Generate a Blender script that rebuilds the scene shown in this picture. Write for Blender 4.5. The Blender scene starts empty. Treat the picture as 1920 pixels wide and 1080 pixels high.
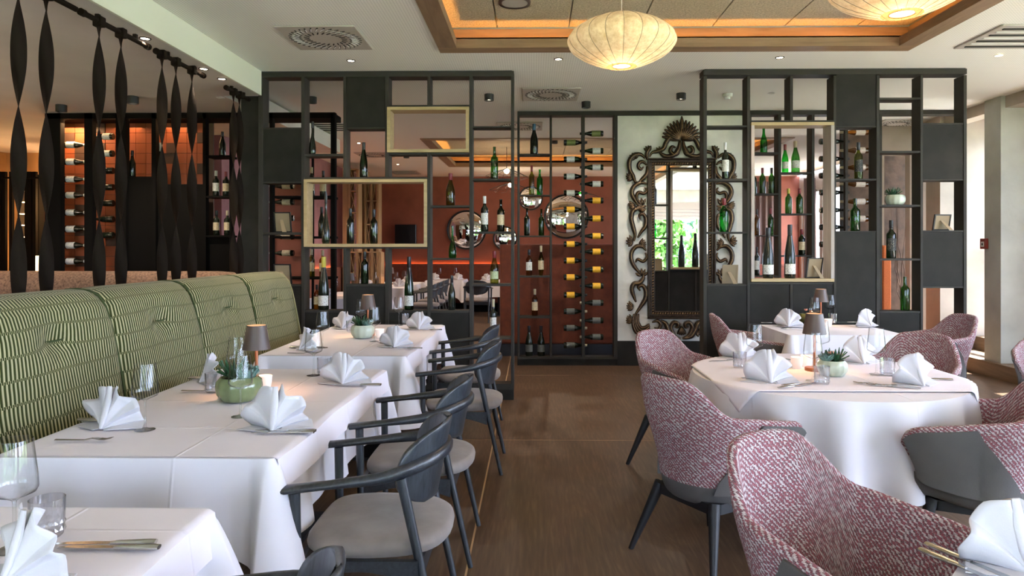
import bpy, math, random
from math import sin, cos, pi, tan, atan2, sqrt, radians as R
from mathutils import Vector, Matrix
random.seed(7)
SC = bpy.context.scene
COL = SC.collection

# ------------------------------------------------------------------ camera
CAM_H, FPX, YAW = 1.45, 1300.0, 0.0164
PPX, HOR = 978.7, 465.0
cam_d = bpy.data.cameras.new('camera'); cam = bpy.data.objects.new('camera', cam_d); COL.objects.link(cam)
cam.location = (0, 0, CAM_H); cam.rotation_euler = (pi/2, 0, YAW)
cam_d.sensor_width = 36; cam_d.lens = FPX/1920*36
cam_d.shift_x = -(PPX-960)/1920; cam_d.shift_y = -(540-HOR)/1920
cam_d.clip_start = 0.05
SC.camera = cam
# ------------------------------------------------------------------ view, world, sun
SC.view_settings.view_transform = 'Standard'; SC.view_settings.look = 'None'
SC.view_settings.gamma = 1; SC.view_settings.use_curve_mapping = False
SC.view_settings.exposure = 1.48
w = bpy.data.worlds.new('sky'); SC.world = w; w.use_nodes = True
wn = w.node_tree; bg = wn.nodes['Background']
bg.inputs[0].default_value = (0.65, 0.75, 1.0, 1); bg.inputs[1].default_value = 8.0
sun_d = bpy.data.lights.new('sun', 'SUN'); sun_d.energy = 21; sun_d.angle = R(1); sun_d.color = (1, .97, .93)
sun = bpy.data.objects.new('sun', sun_d); COL.objects.link(sun)
sd = Vector((-0.45, -0.05, -0.89)).normalized()       # travelling direction, in from the window side
sun.rotation_euler = sd.to_track_quat('-Z', 'Y').to_euler()
def portal(loc, rot, sx, sy, name='daylight_portal'):
    d = bpy.data.lights.new(name, 'AREA'); d.shape = 'RECTANGLE'; d.size = sx; d.size_y = sy
    d.cycles.is_portal = True
    o = bpy.data.objects.new(name, d); COL.objects.link(o); o.location = loc; o.rotation_euler = rot
# rear window wall (faces into the room, +y) and right window wall (faces -x)
REAR = [(-4.6, -3.2), (-2.9, -1.5), (-1.2, .2), (.5, 2.1), (2.4, 4.9)]
for x0, x1 in REAR: portal(((x0+x1)/2, -3.24, 1.5), (R(90), 0, pi), x1-x0, 2.3)
RIGHTW = [(-2.4, -.4), (0, 2.0), (2.4, 4.0), (4.7, 5.5), (6.2, 6.65), (6.95, 7.2), (8.12, 8.9)]
for y0, y1 in RIGHTW: portal((5.84, (y0+y1)/2, 1.62), (0, R(90), 0), 2.6, y1-y0)
cy = SC.cycles
cy.max_bounces = 8; cy.diffuse_bounces = 4; cy.glossy_bounces = 4; cy.transmission_bounces = 6
cy.transparent_max_bounces = 20; cy.caustics_reflective = False; cy.caustics_refractive = False
cy.sample_clamp_indirect = 5; cy.use_light_tree = True; cy.blur_glossy = .5

# ------------------------------------------------------------------ helpers taking world positions from image pixels
_c, _s = cos(YAW), sin(YAW)
def A(px, py, y):
    "point of the plane y=const seen in the direction (px,py)"
    u = (px-PPX)/FPX; dx = y*(u*_c-_s)/(_c+u*_s); Z = -dx*_s+y*_c
    return dx, CAM_H-(py-HOR)/FPX*Z
def T(px, py, z):
    "point of the horizontal plane z=const seen in the direction (px,py)"
    Z = (CAM_H-z)*FPX/(py-HOR); xc = (px-PPX)/FPX*Z
    return xc*_c-Z*_s, xc*_s+Z*_c
def AX(px, y): return A(px, HOR, y)[0]

# ------------------------------------------------------------------ materials
def lin(c):
    if isinstance(c, str):
        c = [int(c[i:i+2], 16)/255 for i in (0, 2, 4)]
        return tuple(x/12.92 if x <= .04045 else ((x+.055)/1.055)**2.4 for x in c)
    return tuple(c)
def newmat(name):
    m = bpy.data.materials.new(name); m.use_nodes = True
    nt = m.node_tree; return m, nt, nt.nodes['Principled BSDF']
def N(nt, t, **kw):
    n = nt.nodes.new(t)
    for k, v in kw.items():
        if k in n.inputs: n.inputs[k].default_value = v
        else: setattr(n, k, v)
    return n
def L(nt, a, b): nt.links.new(a, b)
def ramp(nt, fac, stops):
    r = nt.nodes.new('ShaderNodeValToRGB'); e = r.color_ramp.elements
    while len(e) < len(stops): e.new(.5)
    for i, (p, c) in enumerate(stops): e[i].position = p; e[i].color = (*lin(c), 1)
    L(nt, fac, r.inputs[0]); return r
def plain(name, col, rough=.5, metal=0., bump=0., bscale=60, var=0., vscale=4, **kw):
    m, nt, b = newmat(name); c = lin(col)
    b.inputs['Base Color'].default_value = (*c, 1); b.inputs['Roughness'].default_value = rough
    b.inputs['Metallic'].default_value = metal
    for k, v in kw.items(): b.inputs[k.replace('_', ' ')].default_value = v
    tc = N(nt, 'ShaderNodeTexCoord')
    if var:
        n = N(nt, 'ShaderNodeTexNoise', Scale=vscale, Detail=5.0); L(nt, tc.outputs['Object'], n.inputs['Vector'])
        r = ramp(nt, n.outputs['Fac'], [(.3, tuple(x*(1-var) for x in c)), (.7, tuple(min(1, x*(1+var)) for x in c))])
        L(nt, r.outputs[0], b.inputs['Base Color'])
    if bump:
        n = N(nt, 'ShaderNodeTexNoise', Scale=bscale, Detail=4.0); L(nt, tc.outputs['Object'], n.inputs['Vector'])
        bp = N(nt, 'ShaderNodeBump', Strength=bump, Distance=.01); L(nt, n.outputs['Fac'], bp.inputs['Height']); L(nt, bp.outputs[0], b.inputs['Normal'])
    return m
def wood(name, c0, c1, axis='x', rough=.45, scale=6, stretch=12, bump=.15, coat=0):
    m, nt, b = newmat(name); tc = N(nt, 'ShaderNodeTexCoord'); mp = N(nt, 'ShaderNodeMapping')
    s = [scale*stretch/3]*3; s['xyz'.index(axis)] = scale/3; mp.inputs['Scale'].default_value = s
    L(nt, tc.outputs['Object'], mp.inputs[0])
    n = N(nt, 'ShaderNodeTexNoise', Scale=1.5, Detail=7.0, Roughness=.65, Distortion=.9); L(nt, mp.outputs[0], n.inputs['Vector'])
    r = ramp(nt, n.outputs['Fac'], [(.28, c0), (.72, c1)]); L(nt, r.outputs[0], b.inputs['Base Color'])
    bp = N(nt, 'ShaderNodeBump', Strength=bump, Distance=.003); L(nt, n.outputs['Fac'], bp.inputs['Height']); L(nt, bp.outputs[0], b.inputs['Normal'])
    b.inputs['Roughness'].default_value = rough; b.inputs['Coat Weight'].default_value = coat
    return m
def emit(name, col, strength):
    m, nt, b = newmat(name); c = lin(col)
    b.inputs['Base Color'].default_value = (*c, 1); b.inputs['Emission Color'].default_value = (*c, 1)
    b.inputs['Emission Strength'].default_value = strength; return m
def thinglass(name, tint=(1, 1, 1), rough=.02, ior=1.45, refl=1.0, edge=0):
    m, nt, b = newmat(name); nt.nodes.remove(b); out = nt.nodes['Material Output']
    t = N(nt, 'ShaderNodeBsdfTransparent'); t.inputs[0].default_value = (*tint, 1)
    if edge:
        l2 = N(nt, 'ShaderNodeLayerWeight'); l2.inputs['Blend'].default_value = .5
        er = ramp(nt, l2.outputs['Facing'], [(.45, tint), (.97, tuple(c*edge for c in tint))]); L(nt, er.outputs[0], t.inputs[0])
    g = N(nt, 'ShaderNodeBsdfGlossy'); g.inputs['Roughness'].default_value = rough
    f0 = ((ior-1)/(ior+1))**2; lw = N(nt, 'ShaderNodeLayerWeight'); lw.inputs['Blend'].default_value = .5
    pw = N(nt, 'ShaderNodeMath', operation='POWER'); pw.inputs[1].default_value = 4.5; L(nt, lw.outputs['Facing'], pw.inputs[0])
    ml = N(nt, 'ShaderNodeMath', operation='MULTIPLY_ADD'); ml.inputs[1].default_value = (1-f0)*.75; ml.inputs[2].default_value = f0*refl; L(nt, pw.outputs[0], ml.inputs[0])
    mx = N(nt, 'ShaderNodeMixShader'); L(nt, ml.outputs[0], mx.inputs[0]); L(nt, t.outputs[0], mx.inputs[1]); L(nt, g.outputs[0], mx.inputs[2])
    L(nt, mx.outputs[0], out.inputs[0]); return m

def m_floor():
    m, nt, b = newmat('floor_oak'); tc = N(nt, 'ShaderNodeTexCoord')
    mp = N(nt, 'ShaderNodeMapping'); mp.inputs['Scale'].default_value = (3.2, .42, 1); L(nt, tc.outputs['Object'], mp.inputs[0])
    n = N(nt, 'ShaderNodeTexNoise', Scale=1.1, Detail=3.0, Roughness=.5, Distortion=.7); L(nt, mp.outputs[0], n.inputs['Vector'])
    ml = N(nt, 'ShaderNodeMath', operation='MULTIPLY'); ml.inputs[1].default_value = 150; L(nt, n.outputs['Fac'], ml.inputs[0])
    sn = N(nt, 'ShaderNodeMath', operation='SINE'); L(nt, ml.outputs[0], sn.inputs[0])
    mp2 = N(nt, 'ShaderNodeMapping'); mp2.inputs['Scale'].default_value = (60, 4, 1); L(nt, tc.outputs['Object'], mp2.inputs[0])
    n2 = N(nt, 'ShaderNodeTexNoise', Scale=1.0, Detail=5.0); L(nt, mp2.outputs[0], n2.inputs['Vector'])
    n3 = N(nt, 'ShaderNodeTexNoise', Scale=1.3, Detail=3.0); L(nt, tc.outputs['Object'], n3.inputs['Vector'])
    a = N(nt, 'ShaderNodeMath', operation='MULTIPLY_ADD'); a.inputs[1].default_value = .055; L(nt, sn.outputs[0], a.inputs[0]); L(nt, n2.outputs['Fac'], a.inputs[2])
    a2 = N(nt, 'ShaderNodeMath', operation='MULTIPLY_ADD'); a2.inputs[1].default_value = .55; L(nt, n3.outputs['Fac'], a2.inputs[0]); L(nt, a.outputs[0], a2.inputs[2])
    r = ramp(nt, a2.outputs[0], [(.45, (.070, .039, .023)), (.8, (.108, .063, .037)), (1.0, (.150, .092, .056))])
    L(nt, r.outputs[0], b.inputs['Base Color']); b.inputs['Roughness'].default_value = .42; b.inputs['Specular IOR Level'].default_value = .35
    bp = N(nt, 'ShaderNodeBump', Strength=.2, Distance=.002); L(nt, a.outputs[0], bp.inputs['Height']); L(nt, bp.outputs[0], b.inputs['Normal'])
    return m
def m_perf(name='ceiling_perforated', base=(.63, .63, .57), dark=(.36, .36, .33), pitch=.022):
    m, nt, b = newmat(name); tc = N(nt, 'ShaderNodeTexCoord'); sx = N(nt, 'ShaderNodeSeparateXYZ'); L(nt, tc.outputs['Object'], sx.inputs[0])
    outs = []
    for ax in (0, 1):
        mm = N(nt, 'ShaderNodeMath', operation='MULTIPLY'); mm.inputs[1].default_value = 2*pi/pitch; L(nt, sx.outputs[ax], mm.inputs[0])
        s = N(nt, 'ShaderNodeMath', operation='SINE'); L(nt, mm.outputs[0], s.inputs[0]); outs.append(s)
    p = N(nt, 'ShaderNodeMath', operation='ADD'); L(nt, outs[0].outputs[0], p.inputs[0]); L(nt, outs[1].outputs[0], p.inputs[1])
    h = N(nt, 'ShaderNodeMath', operation='MULTIPLY'); h.inputs[1].default_value = .5; L(nt, p.outputs[0], h.inputs[0])
    r = ramp(nt, h.outputs[0], [(.55, base), (.75, dark)]); L(nt, r.outputs[0], b.inputs['Base Color'])
    b.inputs['Roughness'].default_value = .9; return m
def m_tweed():
    m, nt, b = newmat('tweed'); tc = N(nt, 'ShaderNodeTexCoord'); mp = N(nt, 'ShaderNodeMapping'); L(nt, tc.outputs['UV'], mp.inputs[0])
    nd = N(nt, 'ShaderNodeTexNoise', Scale=60.0, Detail=2.0); L(nt, mp.outputs[0], nd.inputs['Vector'])
    br = N(nt, 'ShaderNodeTexBrick'); br.offset = .5; br.inputs['Scale'].default_value = 1
    br.inputs['Brick Width'].default_value = .0096; br.inputs['Row Height'].default_value = .0048; br.inputs['Mortar Size'].default_value = .0005
    br.inputs['Mortar Smooth'].default_value = .3; br.inputs['Bias'].default_value = 0
    br.inputs['Color1'].default_value = (0, 0, 0, 1); br.inputs['Color2'].default_value = (1, 1, 1, 1); br.inputs['Mortar'].default_value = (.28, .28, .28, 1)
    L(nt, mp.outputs[0], br.inputs['Vector'])
    sp = N(nt, 'ShaderNodeSeparateXYZ'); L(nt, mp.outputs[0], sp.inputs[0])
    def mt(op, a, bv, cv=None):
        n = N(nt, 'ShaderNodeMath', operation=op)
        for i, q in enumerate((a, bv, cv)):
            if q is None: continue
            if isinstance(q, (int, float)): n.inputs[i].default_value = q
            else: L(nt, q, n.inputs[i])
        return n.outputs[0]
    row = mt('FLOOR', mt('DIVIDE', sp.outputs[1], .0048), 0); col = mt('FLOOR', mt('ADD', mt('DIVIDE', sp.outputs[0], .0096), mt('MULTIPLY', mt('MODULO', row, 2), .5)), 0)
    par = mt('MODULO', mt('ABSOLUTE', mt('ADD', col, mt('FLOOR', mt('DIVIDE', row, 2), 0)), 0), 2)
    sep = N(nt, 'ShaderNodeSeparateColor'); L(nt, br.outputs['Color'], sep.inputs[0])
    mixv = mt('MULTIPLY_ADD', par, .32, mt('MULTIPLY', sep.outputs[0], .68))
    r = ramp(nt, mixv, [(0, (.58, .53, .52)), (.36, (.42, .35, .36)), (.44, (.13, .075, .085)), (.66, (.22, .07, .085)), (1, (.34, .10, .12))])
    r.color_ramp.interpolation = 'LINEAR'
    L(nt, r.outputs[0], b.inputs['Base Color']); b.inputs['Roughness'].default_value = .95
    b.inputs['Specular IOR Level'].default_value = .15
    bp = N(nt, 'ShaderNodeBump', Strength=.5, Distance=.002); bp.invert = True; L(nt, br.outputs['Fac'], bp.inputs['Height']); L(nt, bp.outputs[0], b.inputs['Normal'])
    return m
def m_velvet():
    m, nt, b = newmat('green_cord_velvet'); tc = N(nt, 'ShaderNodeTexCoord'); sx = N(nt, 'ShaderNodeSeparateXYZ'); L(nt, tc.outputs['UV'], sx.inputs[0])
    nz = N(nt, 'ShaderNodeTexNoise', Scale=2.5, Detail=3.0); L(nt, tc.outputs['UV'], nz.inputs['Vector'])
    def mth(op, a, bv=None, b2=None):
        n = N(nt, 'ShaderNodeMath', operation=op)
        if isinstance(a, (int, float)): n.inputs[0].default_value = a
        else: L(nt, a, n.inputs[0])
        if bv is not None:
            if isinstance(bv, (int, float)): n.inputs[1].default_value = bv
            else: L(nt, bv, n.inputs[1])
        if b2 is not None:
            if isinstance(b2, (int, float)): n.inputs[2].default_value = b2
            else: L(nt, b2, n.inputs[2])
        return n.outputs[0]
    P, Q = .0205, .098
    v = mth('DIVIDE', sx.outputs[1], Q); row = mth('FLOOR', v); fr = mth('FRACT', v)
    sh = mth('MULTIPLY', row, .5)
    u = mth('DIVIDE', sx.outputs[0], P)
    u = mth('ADD', u, sh)
    u = mth('MULTIPLY_ADD', nz.outputs['Fac'], 1.4, u)
    st = mth('SINE', mth('MULTIPLY', u, 2*pi))
    # joints between the rows: little solid arches
    edge = mth('ABSOLUTE', mth('SUBTRACT', fr, .5))
    band = mth('GREATER_THAN', edge, .44)
    u2 = mth('SINE', mth('MULTIPLY', u, 4*pi))
    st2 = mth('MULTIPLY_ADD', u2, .75, -.25)
    mix = N(nt, 'ShaderNodeMix'); mix.data_type = 'FLOAT'; L(nt, band, mix.inputs[0]); L(nt, st, mix.inputs[2]); L(nt, st2, mix.inputs[3])
    f = mth('MULTIPLY_ADD', mix.outputs[0], .5, .5)
    r = ramp(nt, f, [(.30, (.030, .040, .007)), (.44, (.062, .070, .016)), (.60, (.29, .265, .13)), (.9, (.43, .395, .235))])
    L(nt, r.outputs[0], b.inputs['Base Color']); b.inputs['Roughness'].default_value = .85; b.inputs['Specular IOR Level'].default_value = .2
    b.inputs['Sheen Weight'].default_value = .08
    bp = N(nt, 'ShaderNodeBump', Strength=.5, Distance=.004); L(nt, f, bp.inputs['Height']); L(nt, bp.outputs[0], b.inputs['Normal'])
    return m
def m_label(name, base, ink=(.08, .07, .06)):
    m, nt, b = newmat(name); tc = N(nt, 'ShaderNodeTexCoord'); mp = N(nt, 'ShaderNodeMapping'); mp.inputs['Scale'].default_value = (190, 190, 95)
    L(nt, tc.outputs['Object'], mp.inputs[0])
    n = N(nt, 'ShaderNodeTexNoise', Scale=1.0, Detail=1.0); L(nt, mp.outputs[0], n.inputs['Vector'])
    r = ramp(nt, n.outputs['Fac'], [(.60, base), (.68, ink)]); L(nt, r.outputs[0], b.inputs['Base Color']); b.inputs['Roughness'].default_value = .6
    return m

def m_linen(name, col):
    m = plain(name, col, .9, var=.015); nt = m.node_tree; b = nt.nodes['Principled BSDF']; tc = N(nt, 'ShaderNodeTexCoord'); sp = N(nt, 'ShaderNodeSeparateXYZ'); L(nt, tc.outputs['Object'], sp.inputs[0])
    acc = None
    for ax, off in ((0, .14), (1, 0), (1, .46), (1, -.46)):   # pressed folds
        a = N(nt, 'ShaderNodeMath', operation='SUBTRACT'); a.inputs[1].default_value = off; L(nt, sp.outputs[ax], a.inputs[0])
        ab = N(nt, 'ShaderNodeMath', operation='ABSOLUTE'); L(nt, a.outputs[0], ab.inputs[0])
        d = N(nt, 'ShaderNodeMath', operation='MULTIPLY'); d.inputs[1].default_value = 130; L(nt, ab.outputs[0], d.inputs[0])
        s = N(nt, 'ShaderNodeMath', operation='SUBTRACT'); s.use_clamp = True; s.inputs[0].default_value = 1; L(nt, d.outputs[0], s.inputs[1])
        if acc is None: acc = s
        else:
            mx = N(nt, 'ShaderNodeMath', operation='MAXIMUM'); L(nt, acc.outputs[0], mx.inputs[0]); L(nt, s.outputs[0], mx.inputs[1]); acc = mx
    n = N(nt, 'ShaderNodeTexNoise', Scale=7.0, Detail=3.0); L(nt, tc.outputs['Object'], n.inputs['Vector'])
    h = N(nt, 'ShaderNodeMath', operation='MULTIPLY_ADD'); h.inputs[1].default_value = .45; L(nt, n.outputs['Fac'], h.inputs[0]); L(nt, acc.outputs[0], h.inputs[2])
    bp = N(nt, 'ShaderNodeBump', Strength=.4, Distance=.005); L(nt, h.outputs[0], bp.inputs['Height']); L(nt, bp.outputs[0], b.inputs['Normal'])
    return m
MT = dict(
    floor=m_floor(), joint=plain('joint_beige', (.55, .38, .22), .5),
    perf=m_perf(base=(.86, .86, .82), dark=(.58, .58, .56)), ceil=plain('ceiling_paint', (.62, .62, .56), .9, bump=.03, bscale=30),
    soffit=plain('soffit_paint', (.60, .57, .54), .9, var=.06, vscale=2), beam=plain('beam_paint', (.74, .75, .63), .9),
    plaster=plain('grey_plaster', (.76, .75, .70), .85, bump=.25, bscale=14, var=.16, vscale=3),
    warmplaster=plain('warm_plaster', (.46, .39, .32), .85, bump=.15, bscale=12, var=.12, vscale=3),
    redwall=plain('red_plaster', (.27, .080, .048), .75, bump=.15, bscale=10, var=.22, vscale=2),
    pinkwall=plain('pink_wall', (.33, .15, .16), .8, var=.12, vscale=5),
    pierplaster=plain('pier_plaster', (.50, .50, .46), .9, bump=.2, bscale=14, var=.12, vscale=3),
    amber=plain('amber_wall', (.40, .22, .09), .8, var=.2, vscale=2),
    rack=plain('anthracite_laminate', (.034, .031, .026), .65, bump=.05, var=.10, vscale=3, Specular_IOR_Level=.25),
    rackdark=plain('anthracite_panel', (.019, .0175, .0145), .65, bump=.1, bscale=20, var=.28, vscale=5, Specular_IOR_Level=.2),
    black=plain('black_metal', (.012, .012, .013), .45), blackmatte=plain('black_matte', (.008, .007, .006), .9, Specular_IOR_Level=.05),
    lightwood=wood('pale_oak', (.34, .25, .12), (.50, .38, .20), 'x', .5, 5, 10),
    greywood=wood('grey_oak', (.30, .26, .23), (.46, .41, .37), 'z', .6, 5, 12),
    coffer=wood('coffer_oak', (.19, .115, .062), (.36, .23, .135), 'x', .55, 3, 10),
    coffery=wood('coffer_oak_long', (.17, .105, .06), (.32, .21, .125), 'y', .55, 3, 10),
    wool=plain('wood_wool_panel', (.52, .44, .31), .95, bump=.9, bscale=90, var=.28, vscale=70),
    chairwood=wood('blackened_ash', (.008, .009, .012), (.040, .046, .056), 'x', .36, 14, 9, .25, .15),
    chairwoodz=wood('blackened_ash_upright', (.008, .010, .013), (.052, .060, .072), 'z', .36, 14, 9, .25, .15),
    suede=plain('taupe_suede', (.235, .20, .19), .8, bump=.08, bscale=40, var=.16, vscale=9, Sheen_Weight=.2),
    leather=plain('grey_leather', (.10, .094, .090), .62, bump=.1, bscale=120, var=.10, vscale=8),
    tweed=m_tweed(), legblack=plain('black_ash', (.010, .010, .012), .5, bump=.1),
    velvet=m_velvet(), seam=plain('dark_green_piping', (.05, .07, .02), .9),
    benchback=plain('brown_tweed_bench', (.24, .14, .09), .95, bump=.6, bscale=70, var=.5, vscale=60),
    cloth=m_linen('white_tablecloth', (.74, .72, .78)),
    overlay=m_linen('white_overlay_cloth', (.82, .77, .84)),
    napkin=plain('napkin_linen', (.60, .585, .625), .85, bump=.08, bscale=300),
    steel=plain('polished_steel', (.56, .55, .54), .22, 1.0),
    glass=thinglass('clear_glass', (.97, .98, .98), .015, 1.5, 1.5, .30), crystal=thinglass('cut_crystal', (.96, .97, .99), .04, 1.75, 2.4, .5),
    pane=thinglass('window_pane', (.95, .97, .97), .01, 1.3, .8),
    g_green=thinglass('green_bottle_glass', (.16, .42, .13), .08, 1.5, 1.3), g_bright=thinglass('bright_green_glass', (.08, .62, .13), .08, 1.5, 1.2),
    g_olive=thinglass('olive_bottle_glass', (.42, .48, .13), .08, 1.5, 1.2), g_amber=thinglass('amber_bottle_glass', (.55, .32, .06), .08, 1.5, 1.2),
    g_dark=plain('dark_bottle_glass', (.010, .014, .009), .12), g_deep=thinglass('deep_green_glass', (.05, .16, .06), .08, 1.5, 1.4),
    l_white=m_label('white_label', (.70, .70, .66)), l_cream=m_label('cream_label', (.62, .52, .33), (.25, .04, .03)),
    l_yellow=m_label('yellow_label', (.86, .46, .03), (.35, .15, .02)), l_olive=m_label('olive_label', (.16, .19, .05)),
    l_green=m_label('pale_green_label', (.45, .52, .30)), l_grey=m_label('grey_label', (.10, .11, .10), (.2, .2, .2)),
    l_floral=m_label('floral_label', (.70, .64, .58), (.55, .08, .08)), l_black=m_label('black_label', (.02, .02, .02), (.25, .22, .15)),
    c_black=plain('black_foil', (.012, .012, .014), .35), c_red=plain('red_foil', (.20, .02, .025), .35), c_white=plain('white_foil', (.70, .70, .68), .4),
    c_cream=plain('cream_foil', (.50, .42, .28), .5), c_yellow=plain('yellow_foil', (.62, .52, .08), .4), c_blue=plain('blue_foil', (.04, .12, .20), .35),
    gold=plain('brass', (.70, .45, .16), .3, 1.0),
    bronze=plain('dark_gilded_carving', (.040, .024, .014), .38, .5, var=.6, vscale=35, bump=.3, bscale=60),
    giltedge=plain('worn_gilt', (.26, .16, .075), .36, .7, var=.4, vscale=40),
    mirror=plain('mirror_silver', (.90, .91, .90), .0, 1.0),
    lampbrown=plain('brown_lacquer', (.085, .055, .045), .45), copper=plain('copper_stem', (.36, .13, .06), .4, .4),
    warm=emit('lamp_glow', (1, .62, .30), 6), spotglow=emit('spot_glow', (1, .82, .6), 14),
    led=emit('led_strip', (1, .46, .10), 16), ledred=emit('led_strip_red', (1, .30, .06), 9),
    pot_green=plain('green_glaze', (.17, .21, .10), .18, var=.15, vscale=20, Coat_Weight=.4), pot_pale=plain('celadon_glaze', (.48, .54, .44), .2, var=.06, vscale=20, Coat_Weight=.4),
    pot_olive=plain('olive_glaze', (.14, .15, .05), .3),
    leaf=plain('succulent_dark_green', (.025, .085, .035), .45), leafblue=plain('succulent_blue_green', (.12, .22, .20), .5), peach=plain('peach_flower', (.75, .36, .24), .6), twig=plain('dry_twig', (.10, .06, .04), .8),
    ceramic=emit('candle_ceramic', (.88, .74, .68), .12),
    vent=plain('vent_grey', (.44, .41, .37), .6), ventdark=plain('vent_slot_dark', (.02, .02, .018), .9), whiteplastic=plain('white_plastic', (.72, .72, .70), .4),
    brownstone=plain('brown_stone', (.10, .062, .04), .8, bump=.5, bscale=12, var=.4, vscale=7),
    step=wood('step_oak', (.16, .10, .055), (.27, .18, .11), 'y', .5, 3, 10), red=plain('alarm_red', (.24, .02, .015), .4),
    velvetred=plain('rust_velvet', (.17, .035, .012), .8, bump=.15, bscale=50, var=.2, vscale=14, Sheen_Weight=.15), navy=plain('navy_base', (.018, .022, .035), .6),
    orangefab=plain('orange_fabric', (.55, .13, .03), .85, bump=.4, bscale=150, var=.2, vscale=90),
    orangetile=plain('burnt_orange_tile', (.30, .07, .02), .6), darktile=plain('dark_brown_tile', (.06, .028, .015), .6),
    rackwood=wood('rack_pine', (.26, .16, .08), (.42, .28, .15), 'z', .6, 4, 10), curtain=plain('brown_curtain', (.10, .055, .045), .9),
    cardboard=plain('frame_backing_board', (.30, .23, .145), .8), treeleaf=plain('tree_leaf', (.14, .30, .05), .6, var=.5, vscale=.9), trunk=plain('tree_bark', (.10, .07, .05), .9),
    treedark=plain('dark_tree_leaf', (.03, .09, .04), .7, var=.4, vscale=.9), bounce_ground=plain('pale_bounce_ground', (.62, .60, .56), .9, var=.05), grass=plain('lawn', (.12, .20, .05), .9),
    paper=None, blind=plain('roman_blind', (.52, .46, .42), .9), winframe=plain('window_frame_paint', (.50, .47, .43), .5), strap=plain('strap_leather', (.014, .009, .006), .9, bump=.1, Specular_IOR_Level=.1),
    screen=plain('tv_glass', (.006, .008, .010), .15), flame=emit('candle_flame', (1, .55, .2), 8), litpicture=emit('lit_picture', (1, .72, .38), 1.6),
    redbox=plain('red_box', (.35, .03, .02), .6), lampshade=None)
def m_paper():
    m, nt, b = newmat('lamp_paper'); b.inputs['Base Color'].default_value = (.80, .62, .38, 1); b.inputs['Roughness'].default_value = .75
    tc = N(nt, 'ShaderNodeTexCoord'); n = N(nt, 'ShaderNodeTexNoise', Scale=28.0, Detail=6.0, Roughness=.7); L(nt, tc.outputs['Object'], n.inputs['Vector'])
    r = ramp(nt, n.outputs['Fac'], [(.3, (.62, .40, .18)), (.7, (.90, .70, .42))]); L(nt, r.outputs[0], b.inputs['Base Color'])
    L(nt, r.outputs[0], b.inputs['Emission Color']); b.inputs['Emission Strength'].default_value = .16
    return m
MT['paper'] = m_paper()

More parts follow.
